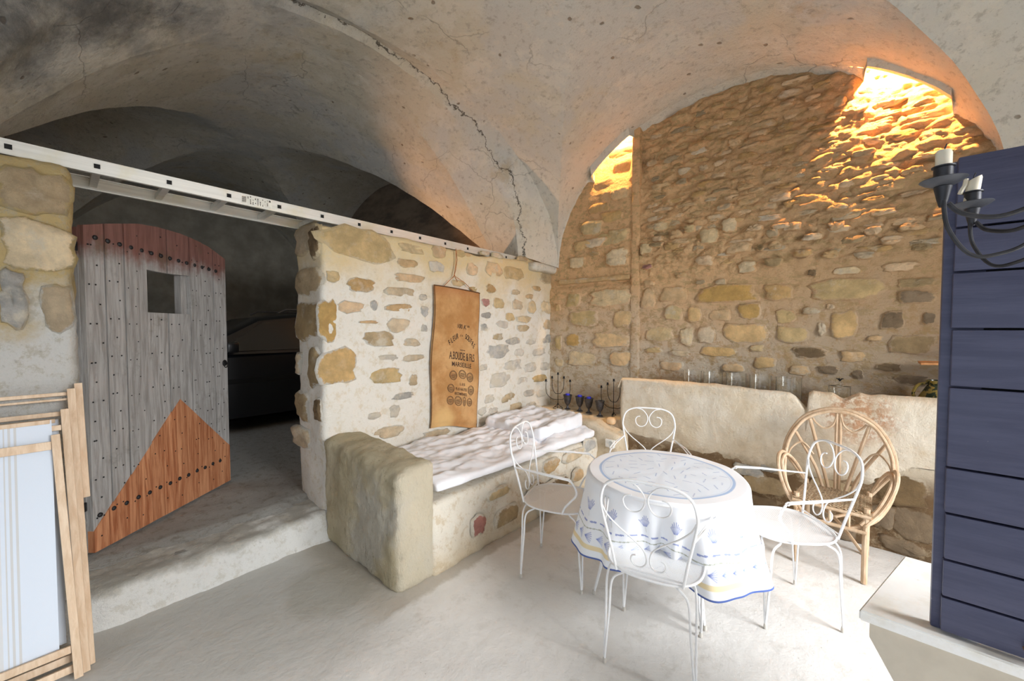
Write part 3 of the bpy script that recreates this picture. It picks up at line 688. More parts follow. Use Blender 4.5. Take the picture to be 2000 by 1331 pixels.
# left end cap returning to the wall
n0 = len(V); edge = [V[j * 421] for j in range(61)]
cap = [(e[0] + .0, 3.97, max(.5, e[2])) for e in edge[:42]]
V += cap
for j in range(41): F.append((j * 421, (j + 1) * 421, n0 + j + 1, n0 + j))
TP = G('trough_plaster_rust'); v_ = TP.pos
c_ = TP.mix(TP.step(TP.noise(v_, 3, 7, .65), .35, .65), sr(232, 222, 204), sr(222, 206, 180))
c_ = TP.mix(TP.math('MULTIPLY', TP.step(TP.noise(v_, 12, 8, .75), .52, .72), .5), c_, sr(206, 184, 150))
rs = TP.step(TP.math('ADD', TP.vmath('DISTANCE', TP.scale(v_, (1, 1, .8)), (-.02, 3.6, .72)), TP.math('MULTIPLY', TP.noise(v_, 6, 6), .25)), .36, .22)
c_ = TP.mix(TP.math('MULTIPLY', TP.math('MULTIPLY', rs, TP.step(TP.noise(v_, 25, 6, .7), .4, .6)), .8), c_, sr(182, 128, 84))
rim_ = TP.step(TP.math('ADD', TP.sep(v_, 2), TP.math('MULTIPLY', TP.noise(v_, 10, 5), .05)), 1.02, 1.06)
c_ = TP.mix(TP.math('MULTIPLY', TP.step(TP.noise(v_, 45, 7, .8), .56, .7), .35), c_, sr(176, 150, 116))
c_ = TP.mix(TP.math('MULTIPLY', rim_, .3), c_, sr(200, 160, 112))
bt = TP.step(TP.math('ADD', TP.sep(v_, 2), TP.math('MULTIPLY', TP.noise(v_, 9, 7, .7), .22)), .60, .50)
c_ = TP.mix(TP.math('MULTIPLY', bt, .8), c_, sr(160, 142, 112))
TPm = TP.fin(c_, .92, TP.bump(TP.math('ADD', TP.noise(v_, 9, 8, .65), TP.math('MULTIPLY', TP.noise(v_, 60, 6, .75), .4)), .8, .022))
tag(mesh('trough', V, F, TPm, None, True, 60), 'long whitewashed plaster trough with a chipped V-notched rim along the back wall', 'trough')

# ------------------------------------------------------------------ plank door
OLD = m_wood('weathered_oak', sr(146, 142, 138), sr(188, 186, 184), (55, 55, 3.5), .8, red=True)
PINE = m_wood('reddish_pine', sr(160, 94, 58), sr(224, 162, 118), (34, 34, 2.0), .65)
IRON = m_plain('dark_iron', (.035, .034, .036), .55, .6, 40, .3)
DA = math.atan2(.754, -.657)
door = tag(empty('door_1', (-3.23, .075, .22), DA), 'old weathered plank door with red-stained top, reddish pine patch and square hole', 'door', None, 'structure')
def arch_z(x): return lp(x, [0, .128, .315, .457, .657, .89, 1.075], [2.06, 2.10, 2.148, 2.164, 2.161, 2.125, 2.052]) - .22
def patch_z(x): return lp(x, [0, .597, 1.037, 1.075], [.35, .994, .555, .52]) - .22
def board(x0, x1, lo, hi, y0, y1, name, mat, label=None, gap=.003):
    x0 += gap; x1 -= gap
    xs = sorted(set([x0, x1] + [k for k in (.597,) if x0 < k < x1] + [x0 + (x1 - x0) * t for t in (.33, .66)]))
    bot = [(x, lo(x)) for x in xs]; top = [(x, hi(x)) for x in xs]
    n = len(xs); V = []; F = []
    for y in (y0, y1):
        V += [(x, y, z) for x, z in bot] + [(x, y, z) for x, z in top]
    m = 2 * n
    for i in range(n - 1):
        F.append((i, i + 1, n + i + 1, n + i)); F.append((m + i, m + n + i, m + n + i + 1, m + i + 1))
        F.append((i, m + i, m + i + 1, i + 1)); F.append((n + i, n + i + 1, m + n + i + 1, m + n + i))
    F.append((0, n, m + n, m)); F.append((n - 1, m + n - 1, m + 2 * n - 1, 2 * n - 1))
    o = mesh(name, V, F, mat, door, False)
    if label: o['label'] = label
    return o
PB = [.0, .112, .223, .37, .524, .707, .824, .936, 1.07]
WX0, WX1, WZ0, WZ1 = .372, .705, 1.595 - .22, 1.872 - .22
for i in range(8):
    a, b_ = PB[i], PB[i + 1]; yo = -.020 - .0035 * (i % 3)
    if i in (3, 4):
        board(a, b_, lambda x: WZ1 + .006 * math.sin(9 * x), arch_z, yo, .012, 'plank', OLD)
        board(a, b_, patch_z, lambda x: WZ0 + .01 * (.55 - x), yo, .012, 'plank', OLD)
    else: board(a, b_, patch_z, arch_z, yo, .012, 'plank', OLD)
QB = [0, .085, .19, .27, .36, .455, .56, .65, .75, .86, .96, 1.07]
for i in range(11): board(QB[i], QB[i + 1], lambda x: .012, patch_z, -.026 - .001 * (i % 2), .012, 'patch_board', PINE, 'reddish pine board' if i == 0 else None, .0012)
b = MB()        # frame ledges on the far side
b.box(.02, 1.05, .012, .05, .14, .27); b.box(.02, 1.05, .012, .05, 1.68, 1.80); b.box(.0, .07, .012, .05, .01, 1.83); b.box(1.0, 1.065, .012, .05, .01, 1.81)
b.box(.655, .705, .0, .045, 1.36, 1.67)
b.build('back_frame', OLD, door, False, None)
b = MB()
for k in range(2): b.box(-.10, .05, .012, .02, .25 + 1.45 * k, .30 + 1.45 * k)
b.build('hinge', IRON, door, False, None)
sm = None
for i in range(14):
    t = i / 13; x = .06 + .90 * t; z = 1.785 - .062 * t
    o = None
    if sm is None:
        bb = MB(); bb.lathe([(.0135, 0), (.0125, .005), (.008, .009), (0.0001, .0105)], 10, M=Matrix.Rotation(PI / 2, 4, 'X'))
        o = bb.build('stud', IRON, door); sm = o
    else: o = sm.copy(); C.objects.link(o)
    o.location = (x, -.0245, z)
for i in range(13):
    t = i / 12; o = sm.copy(); C.objects.link(o); o.location = (.035 + .92 * t, -.026, .213 + .003 * (i % 2))
b = MB()
rn = random.Random(3)
for i in range(8):
    a, e = PB[i], PB[i + 1]
    for k in range(17):
        z = .09 + k * .11 + .03 * (i % 2)
        for x in ((a + e) / 2 + rn.uniform(-.03, .03),) + (((a + .02),) if k % 2 else ()):
            if WX0 < x < WX1 and WZ0 - .02 < z < WZ1 + .02: continue
            if z > arch_z(x) - .02: continue
            y = -.0275 if z < patch_z(x) else -.0265
            b.lathe([(.0048, 0), (.004, .002), (0.0001, .0026)], 6, M=Matrix.Translation((x, y + .001, z)) @ Matrix.Rotation(PI / 2, 4, 'X'))
b.build('nails', IRON, door, False, None, 'stuff')
b = MB(); b.lathe([(.026, 0), (.022, .006), (.01, .008), (.0001, .008)], 14, M=Matrix.Translation((1.035, -.024, .99)) @ Matrix.Rotation(PI / 2, 4, 'X'))
b.tube([(1.035 + .018 * math.cos(t), -.036, .975 + .022 * math.sin(t)) for t in [k * PI / 6 for k in range(12)]], .003, 6, True)
b.build('door_knob', IRON, door)
b = MB(); b.tube([(-3.27, .04, .3), (-3.27, .04, 2.0)], .012, 8)
tag(b.build('hinge_post', IRON), 'dark iron hinge rod at the inner edge of the pier', 'rod', None, 'structure')

# ------------------------------------------------------------------ ladder
g_ = G('brushed_aluminium'); n_ = g_.noise(g_.scale(g_.obj, (30, 2, 60)), 1, 6, .7)
n2_ = g_.noise(g_.obj, 3.5, 5)
ALU = g_.fin(g_.mix(g_.step(n2_, .5, .7), g_.mix(g_.step(n_, .3, .7), sr(206, 204, 196), sr(226, 224, 216)), sr(210, 204, 180)), .42, g_.bump(n_, .15, .002), .35)
lad = empty('ladder', (-2.9, -1.1, 2.328), 0, 'long aluminium ladder lying flat on top of the stone partition', 'ladder')
sl = -.0175
def rail(x, side, name):
    m = MB(); L = 4.45; h = .033
    zt = lambda y: sl * y
    # C-section: web and two flanges
    def bar(x0, x1, z0, z1):
        V = [(xx, yy, zt(yy) + zz) for xx in (x0, x1) for yy in (0, L) for zz in (z0, z1)]
        m.add(V, [(0, 1, 3, 2), (4, 6, 7, 5), (0, 4, 5, 1), (2, 3, 7, 6), (0, 2, 6, 4), (1, 5, 7, 3)])
    bar(x - .0015, x + .0015, -h, h)
    for s_ in (-1, 1): bar(min(x, x + side * .022), max(x, x + side * .022), s_ * h - .002, s_ * h + .002)
    return m.build(name, ALU, lad, False, None)
rail(0, -1, 'rail'); rail(-.385, 1, 'rail')
DARK = m_plain('shade_black', (.012, .012, .012), .9)
for k in range(16):
    y = .961 + .2766 * (k - 3)
    if y < .1 or y > 4.4: continue
    m = MB(); z = sl * y; a = .0155; c = .0115
    # hollow square rung with its open ends showing on the outside of the rails
    for (y0, y1, z0, z1) in ((-a, a, c, a), (-a, a, -a, -c), (-a, -c, -c, c), (c, a, -c, c)):
        m.box(-.389, .004, y + y0, y + y1, z + z0, z + z1)
    r_ = m.build('rung', ALU, lad, False, None)
    m = MB(); m.box(-.006, .0025, y - c, y + c, z - c, z + c); m.build('rung_end_shade', DARK, r_, False, None)  # dark plug stands for the shade inside the open rung
# printed data label between two rungs
INK = m_plain('faded_black_ink', sr(70, 60, 50), .9); WHITE = m_plain('label_white', sr(228, 226, 214), .6)
yl = 1.93; m = MB(); m.box(.0016, .002, yl - .075, yl + .095, sl * yl - .026, sl * yl + .026)
lb = m.build('data_label', WHITE, lad, False, None); lb['label'] = 'small printed paper label with a barcode'
m = MB()
for i in range(7): m.box(.0021, .0024, yl - .072, yl - .050, sl * yl - .016 + i * .0052, sl * yl - .0135 + i * .0052 + .001 * (i % 2))
rr = random.Random(5)
for i in range(9):
    yy = yl - .042 + .0135 * i; z = -.022
    while z < .02:
        q = rr.uniform(.003, .009)
        if rr.random() < .7: m.box(.0021, .0024, yy, yy + .005, sl * yl + z, sl * yl + z + q)
        z += q + .0025
m.lathe([(.006, 0), (.0001, .0005)], 12, M=Matrix.Translation((.0021, yl + .082, sl * yl + .018)) @ Matrix.Rotation(PI / 2, 4, 'Y'))
m.build('label_print', INK, lb, False, None)

# ------------------------------------------------------------------ burlap sack with printed lettering
g_ = G('burlap'); v_ = g_.obj
n1 = g_.noise(v_, 4, 6, .65); n2_ = g_.noise(v_, 18, 6, .7)
c_ = g_.mix(g_.step(n1, .35, .65), sr(176, 128, 76), sr(204, 160, 108))
c_ = g_.mix(g_.math('MULTIPLY', g_.step(n2_, .55, .75), .4), c_, sr(142, 94, 52))
zt_ = g_.step(g_.math('ADD', g_.sep(v_, 2), g_.math('MULTIPLY', n1, .08)), .55, .68)
c_ = g_.mix(g_.math('MULTIPLY', zt_, .5), c_, sr(166, 100, 56))
low = g_.step(g_.vmath('DISTANCE', g_.scale(v_, (0, 1, 1)), (0, -.17, -.55)), .16, .05)
c_ = g_.mix(g_.math('MULTIPLY', low, .7), c_, sr(222, 186, 126))
wv = g_.math('ADD', g_.math('SINE', g_.math('MULTIPLY', g_.sep(v_, 1), 1500)), g_.math('SINE', g_.math('MULTIPLY', g_.sep(v_, 2), 1500)))
BUR = g_.fin(c_, .95, g_.bump(g_.math('ADD', g_.math('MULTIPLY', wv, .12), g_.noise(v_, 25, 6)), .5, .004))
sack = empty('burlap_sack', (-2.825, 2.415, 1.22), 0, 'x', 'sack')
sack['label'] = 'brown burlap sack with black printed lettering hanging on the stone partition'
Ycol = lambda v: (-.252 - .054 * v + .012 * math.sin(9 * v), .304 - .046 * v + .006 * math.sin(13 * v))
def sk(u, v, off=0):
    """u 0..1 across, v 0..1 downwards"""
    y0, y1 = Ycol(v); z0 = .654 - .036 * u; z1 = -.605 - .079 * u + .018 * math.sin(5 * u)
    y = y0 + (y1 - y0) * u; z = z0 + (z1 - z0) * v
    x = .012 + .016 * math.sin(PI * u) + .006 * math.sin(6 * v + 4 * u) + .004 * math.sin(17 * u + 3 * v) * math.sin(3 * v) + off
    x -= .010 * max(0, (abs(u - .5) - .44) / .06)
    if v > .97: x -= .006
    return (x, y, z)
V, F = grid(50, 90, lambda u, v: sk(u, v))
n0 = len(V); V2, F2_ = grid(50, 90, lambda u, v: (.0 - .004, sk(u, v)[1], sk(u, v)[2]))
V += V2; F += [tuple(i + n0 for i in f[::-1]) for f in F2_]
rim = [i for i in range(51)] + [j * 51 + 50 for j in range(1, 91)] + [90 * 51 + i for i in range(49, -1, -1)] + [j * 51 for j in range(89, 0, -1)]
for i in range(len(rim)):
    a, b_ = rim[i], rim[(i + 1) % len(rim)]; F.append((a, a + n0, b_ + n0, b_))
F = [f[::-1] for f in F]
mesh('cloth', V, F, BUR, sack, True, 60)
b = MB()
for s_ in (0, 1):
    b.tube([Vector(sk(s_ * .985 + .0075, v / 30)) + Vector((-.002, 0, 0)) for v in range(31)], .0045, 5)
b.tube([Vector(sk(u / 20, .004)) for u in range(21)], .006, 5)
b.build('hem', m_plain('dark_hem', sr(92, 60, 34), .95), sack)
b = MB()
b.tube([(.012, -.16, .64), (.010, -.10, .69), (.012, -.035, .745), (.012, -.01, .86), (.008, -.006, 1.0)], .003, 6)
b.tube([(.012, .20, .63), (.012, .09, .70), (.012, -.030, .75), (.013, -.015, .80), (.014, .004, .90), (.008, -.006, 1.0)], .003, 6)
b.tube([(.014, -.04, .735), (.018, -.03, .755), (.014, -.02, .735), (.01, .01, .70)], .0035, 6)
b.build('hanging_string', m_plain('string_brown', sr(172, 112, 66), .95), sack)
INKS = m_plain('sack_ink', sr(66, 50, 42), .95, 0, 60, .3)
tb = MB()
def text(s, uc, vc, hu, wu, arc=0, squeeze=1.0):
    """s centred at (uc,vc); hu height in v units, wu total width in u units"""
    cu = bpy.data.curves.new('t', 'FONT'); cu.body = s; cu.align_x = 'CENTER'; cu.align_y = 'CENTER'; cu.offset = .004
    ob = bpy.data.objects.new('t', cu); C.objects.link(ob); bpy.context.view_layer.update()
    dg = bpy.context.evaluated_depsgraph_get(); me = bpy.data.meshes.new_from_object(ob.evaluated_get(dg))
    P = np.array([v.co[:] for v in me.vertices]); mn, mx = P.min(0), P.max(0)
    V = []
    for p in P:
        a = (p[0] - (mn[0] + mx[0]) / 2) / (mx[0] - mn[0]); h = (p[1] - (mn[1] + mx[1]) / 2) / (mx[1] - mn[1])
        u = uc + a * wu; v = vc - h * hu + arc * (2 * a) ** 2
        if arc: u += h * .045 * (2 * a) * 1.0
        V.append(sk(u, v, .0025))
    q_ = MB(); q_.add(V, [tuple(q.vertices) for q in me.polygons]); q_.build('printed_line', INKS, sack, False, None)
    bpy.data.objects.remove(ob); bpy.data.meshes.remove(me); bpy.data.curves.remove(cu)
# the arched line is laid out letter by letter
tb2 = MB(); tb3 = MB(); tb4 = MB()
def arcline(word, u0, u1, vtop, drop, h):
    n = len(word)
    for i, ch in enumerate(word):
        if ch == ' ': continue
        t = (i + .5) / n; u = u0 + (u1 - u0) * t; q = 2 * t - 1
        cu = bpy.data.curves.new('t', 'FONT'); cu.body = ch; cu.align_x = 'CENTER'; cu.align_y = 'CENTER'; cu.offset = .010
        ob = bpy.data.objects.new('t', cu); C.objects.link(ob); bpy.context.view_layer.update()
        me = bpy.data.meshes.new_from_object(ob.evaluated_get(bpy.context.evaluated_depsgraph_get()))
        sc = .5 if ch in 'de' else 1
        a = -q * .55
        for_v = []
        for v in me.vertices:
            x, y = v.co.x * .036 * sc, v.co.y * .066 * sc
            X = x * math.cos(a) - y * math.sin(a); Y = x * math.sin(a) + y * math.cos(a)
            for_v.append(sk(u + X / .56, vtop + drop * q * q - Y / 1.26, .0025))
        (tb2 if i < 5 else tb3 if i < 9 else tb4).add(for_v, [tuple(p.vertices) for p in me.polygons])
        bpy.data.objects.remove(ob); bpy.data.meshes.remove(me); bpy.data.curves.remove(cu)
text('100 K', .565, .272, .032, .21); text('os', .71, .264, .014, .05)
arcline('FLEUR de SOUFRE', .30, .885, .335, .075, .04)
text('A.BOUDE & FILS', .60, .487, .056, .55)
text('MARSEILLE', .585, .549, .034, .41)
text('LES', .60, .690, .018, .10); text('PLUS HAUTES', .575, .727, .020, .23); text('RECOMPENSES', .565, .762, .020, .25)
def ringm(uc, vc, ru, rv, inner=True):
    tb = MB()
    for (k0, k1) in ((1, .9),) + (((.78, .72),) if inner else ()):
        n = 28; V = []
        for i in range(n):
            t = 2 * PI * i / n
            for k in (k0, k1): V.append(sk(uc + ru * k * math.cos(t), vc + rv * k * math.sin(t), .0025))
        tb.add(V, [(2 * i, 2 * ((i + 1) % n), 2 * ((i + 1) % n) + 1, 2 * i + 1) for i in range(n)])
    for d, w_ in ((-.3, .5), (-.05, .62), (.2, .55), (.42, .35)):
        a = [sk(uc + x * ru, vc + y * rv, .0025) for x, y in ((-w_, d), (w_, d), (w_, d + .11), (-w_, d + .11))]; tb.add(a, [(0, 1, 2, 3)])
    tb.build('printed_medal', INKS, sack, False, None)
for uc, vc, ru in ((.41, .632, .078), (.60, .618, .074), (.76, .632, .078), (.36, .727, .07), (.79, .725, .078), (.345, .815, .072), (.51, .815, .08), (.64, .812, .034), (.765, .812, .068)):
    ringm(uc, vc, ru, ru * .44 if ru > .04 else .034)
a = [sk(.55 + .11 * x, .440 + .004 * y, .0025) for x, y in ((0, 0), (1, 0), (1, 1), (0, 1))]; tb.add(a, [(0, 1, 2, 3)])
tb.build('printed_dash', INKS, sack, False, None); tb3.build('printed_line', INKS, sack, False, None); tb4.build('printed_line', INKS, sack, False, None); tb2.build('printed_line', INKS, sack, False, None)['label'] = 'arched line of printed lettering'

# ------------------------------------------------------------------ bedding on the bench
LIN = m_plain('white_linen', sr(238, 238, 242), .9, 0, 8, .03, .25, 'pos', 120)
def ridged(p, f, o=4): return 1 - abs(noise.fractal((p[0] * f, p[1] * f * .45, p[2] * f), 1.0, 2.0, o)) * 2
def mat_shape(amp, seed):
    def f(p):
        if p.z > .47:
            q = (p.x + seed, p.y, seed); e = min(1, max(0, (-1.93 - p.x) / .12 + .15))
            p.z += e * (amp * ridged(q, 3.4) + amp * .6 * ridged(q, 8)) + (.035 * (3.4 - p.y) / 1.95)
        else: p.z += (.05 * (3.4 - p.y) / 1.95)
        if p.x > -2.0: p.x += .012 * fbm(p, 6, 3)
        return p
    return f
V, F = rough_box(-2.79, -1.925, 1.49, 3.40, .436, .50, .015, .022, .004, 6, mat_shape(.030, 3))
tag(mesh('bench_mattress', V, F, LIN, None, True), 'long thin white quilted mattress with a crumpled cover laid along the masonry bench', 'mattress')
def sh2(p):
    q = (p.x * 1.2 + 9, p.y, 4)
    if p.z > .58: p.z += .030 * ridged(q, 4) + .016 * ridged(q, 10) + .03 * (p.y - 3.1)
    if p.z < .545: p.z = .515 + .02 * (p.z - .515)
    k = 1 + .05 * math.sin(p.z * 40)
    p.x += .015 * fbm(p, 5, 3); p.y += .02 * fbm(p, 4, 3)
    return p
V, F = rough_box(-2.74, -2.06, 2.70, 3.40, .52, .61, .018, .03, .006, 6, sh2)
tag(mesh('folded_sheet', V, F, LIN, None, True), 'rumpled folded white sheet piled at the far end of the bench mattress', 'sheet')

# ------------------------------------------------------------------ candelabra, goblets, stones, socket
BLK = m_plain('black_wrought_iron', (.018, .018, .02), .5, .5)
def menorah(name, loc, rz, label):
    t = empty(name, loc, rz, label, 'candelabra', 'wire candelabra on the corner ledge')
    m = MB(); m.tube([(0, 0, .03), (0, 0, .385)], .0035, 6); m.build('stem', BLK, t)
    for s_ in (-1, 1):
        for r, zb, zt in ((.066, .165, .342), (.135, .10, .305)):
            m = MB(); m.tube([(0, 0, zb), (s_ * r * .45, 0, zb + .006), (s_ * r * .82, 0, zb + .045), (s_ * r, 0, zb + .10), (s_ * r, 0, zt)], .0032, 6, smooth=5); m.build('arm', BLK, t)
    for x, z in ((0, .385), (-.066, .342), (.066, .342), (-.135, .305), (.135, .305)):
        m = MB(); m.lathe([(.004, -.004), (.017, -.002), (.017, 0), (.0095, .0), (.0105, .022), (.008, .022), (.007, .006), (.0001, .006)], 12, (x, 0, z)); m.build('candle_cup', BLK, t)
    m = MB()
    for k in range(3):
        a = 2 * PI * k / 3 + .4; m.tube([(0, 0, .06), (.02 * math.cos(a), .02 * math.sin(a), .03), (.055 * math.cos(a), .055 * math.sin(a), .006)], .0035, 6, smooth=4)
    m.tube([(.055 * math.cos(k * PI / 8), .055 * math.sin(k * PI / 8), .004) for k in range(16)], .0035, 6, True)
    m.build('base', BLK, t)
menorah('candelabra', (-2.58, 3.70, .583), math.radians(34), 'black five-armed wire candelabra beside the partition wall, left of the goblets')
menorah('candelabra', (-1.945, 3.80, .555), math.radians(8), 'black five-armed wire candelabra half hidden by the end of the plaster trough')
PEW = m_plain('dark_pewter', (.10, .10, .11), .45, .75, 25, .3, .2)
BLU = G('blue_wax'); BLU.b.inputs['Subsurface Weight'].default_value = .2; BLUm = BLU.fin((.03, .04, .62), .35)
def goblet(loc, candle, label):
    t = empty('goblet', loc, random.uniform(0, 6), label, 'goblet', 'dark metal goblets on the ledge')
    m = MB(); m.lathe([(.034, 0), (.034, .004), (.015, .014), (.010, .03), (.011, .045), (.018, .052)], 20); m.build('foot', PEW, t)
    m = MB(); m.lathe([(.004, .05), (.020, .053), (.034, .08), (.041, .115), (.045, .145), (.052, .160), (.050, .161), (.041, .146), (.037, .115), (.030, .082), (.0001, .065)], 24)
    m.tube([(.0415 * math.cos(k * PI / 10), .0415 * math.sin(k * PI / 10), .118) for k in range(20)], .0022, 5, True)
    m.build('bowl', PEW, t)
    if candle: m = MB(); m.lathe([(.024, .10), (.024, .172), (.020, .176), (.0001, .172)], 16); m.build('blue_candle', BLUm, t)
for (x, y, z, c, l) in ((-2.47, 3.73, .585, 1, 'dark metal goblet with a blue candle, nearest the left candelabra'), (-2.325, 3.75, .582, 1, 'dark metal goblet with a blue candle, second from the left candelabra'),
                        (-2.205, 3.74, .578, 1, 'dark metal goblet with a blue candle, next to the empty goblet'), (-2.045, 3.69, .575, 0, 'empty dark metal goblet at the right end of the row')):
    goblet((x, y, z), c, l)
V, F = rough_box(-1.925, -1.83, 3.575, 3.665, .528, .60, .012, .034, .003, 12)
tag(mesh('round_stone', V, F, m_plain('pebble_cream', sr(222, 190, 150), .7, 0, 12, .12, .2, 'pos'), None, True), 'egg-shaped cream stone on the ledge beside the right candelabra', 'stone')
V, F = rough_box(-2.80, -2.66, 3.43, 3.53, .57, .625, .015, .025, .004, 12)
tag(mesh('flat_stone', V, F, m_plain('pebble_white', sr(226, 218, 204), .7, 0, 12, .1, .2, 'pos'), None, True), 'pale flat stone in the corner behind the folded sheet', 'stone')
sk_ = empty('wall_socket', (-1.775, 3.405, .405), 0, 'white square electrical socket low on the corner ledge', 'socket')
WP_ = m_plain('white_plastic', sr(236, 234, 228), .4)
m = MB(); m.box(-.045, .045, -.012, .012, -.038, .038, bev=.004); m.build('plate', WP_, sk_)
m = MB(); m.lathe([(.024, 0), (.021, .003), (.02, -.001), (.0001, -.001)], 20, M=Matrix.Translation((.012, -.013, 0)) @ Matrix.Rotation(PI / 2, 4, 'X')); m.build('round_insert', m_plain('grey_insert', sr(190, 190, 186), .5), sk_)

# ------------------------------------------------------------------ jars in the trough
GL = G('clear_glass'); GL.b.inputs['Transmission Weight'].default_value = 1; GL.b.inputs['IOR'].default_value = 1.45
GLm = GL.fin((.96, .97, .96), .03)
def jar(x, y, r, h, label, group='glass jars in the trough'):
    t = empty('glass_jar', (x, y, .822), 0, label, 'jar', group)
    m = MB(); m.lathe([(.0001, 0), (r * .94, 0), (r, .008), (r, h - .012), (r * 1.02, h - .006), (r * 1.02, h), (r * .95, h), (r * .94, .012), (.0001, .010)], 32); m.build('glass_body', GLm, t)
    return t
names = ['leftmost', 'second from the left', 'middle', 'fourth from the left']
for i, x in enumerate((-1.166, -.991, -.811, -.633)):
    jar(x, 3.80, .076, .285, 'clear glass cylinder jar behind the trough rim, %s of the five' % names[i])
jar(-.440, 3.80, .086, .282, 'clear glass cylinder jar behind the notch of the trough rim, rightmost of the five')
t = jar(-.128, 3.80, .065, .235, 'small lidded glass jar standing right of the notch in the trough')
m = MB(); m.lathe([(.064, .236), (.066, .245), (.03, .252), (.008, .258), (.012, .275), (.0001, .282)], 24); m.build('lid', GLm, t)
m = MB()
for k in range(7): a = k * .9; m.tube([(0, 0, .28), (.01 * math.cos(a), .01 * math.sin(a), .295), (.022 * math.cos(a), .022 * math.sin(a), .30)], .003, 5)
m.build('dark_knob', BLK, t)
t = empty('glazed_jug', (.365, 3.79, .822), 0, 'dark green and ochre glazed jug at the right end of the trough', 'jug')
GZ = G('dark_green_glaze'); GZm = GZ.fin(GZ.mix(GZ.step(GZ.noise(GZ.obj, 14, 3), .5, .53), (.02, .03, .015), sr(140, 120, 60)), .25)
m = MB(); m.lathe([(.05, 0), (.075, .05), (.095, .13), (.09, .21), (.06, .27), (.045, .30), (.055, .33), (.048, .33), (.04, .30), (.0001, .28)], 28); m.build('jug_body', GZm, t)
m = MB(); m.tube([(-.05, 0, .31), (-.09, 0, .29), (-.11, 0, .23), (-.085, 0, .17)], .009, 8, smooth=5); m.build('jug_handle', GZm, t)
m = MB(); m.beam((.28, 3.80, 1.262), (.62, 3.80, 1.276), .19, .014, bev=.003)
tag(m.build('shelf_board', m_wood('shelf_wood', sr(180, 120, 70), sr(210, 150, 96))), 'short orange wooden shelf board on the back wall beside the blue shutter', 'shelf')

# ------------------------------------------------------------------ white iron chairs
WI = m_plain('white_painted_iron', sr(240, 240, 240), .4, 0, 40, .03)
RUB = m_plain('worn_white_foot', sr(206, 200, 190), .7)
g_ = G('perforated_sheet'); sx = g_.math('MULTIPLY', g_.sep(g_.obj, 0), 2 * PI / .0105); sy = g_.math('MULTIPLY', g_.sep(g_.obj, 1), 2 * PI / .0105)
hole = g_.step(g_.math('MULTIPLY', g_.math('SINE', sx), g_.math('SINE', sy)), .76, .86)
hole = g_.math('MAXIMUM', hole, g_.step(g_.math('MULTIPLY', g_.math('MULTIPLY', g_.math('SINE', sx), g_.math('SINE', sy)), 1), 2, 3))
rho = g_.vmath('LENGTH', g_.scale(g_.obj, (1, 1, 0)))
hole = g_.math('MULTIPLY', hole, g_.step(rho, .195, .190))
WS = g_.fin(sr(240, 240, 240), .4)
tr_ = g_.t.nodes.new('ShaderNodeBsdfTransparent'); mx_ = g_.t.nodes.new('ShaderNodeMixShader')
g_.L.new(hole, mx_.inputs[0]); g_.L.new(g_.b.outputs[0], mx_.inputs[1]); g_.L.new(tr_.outputs[0], mx_.inputs[2])
g_.L.new(mx_.outputs[0], g_.t.nodes['Material Output'].inputs['Surface'])
def spiral(p0, cx, cz, r0, r1, a0, turns, sgn, n=22):
    return [(cx + sgn * (r0 + (r1 - r0) * i / n) * math.cos(a0 + turns * 2 * PI * i / n), (cz + (r0 + (r1 - r0) * i / n) * math.sin(a0 + turns * 2 * PI * i / n))) for i in range(n + 1)]
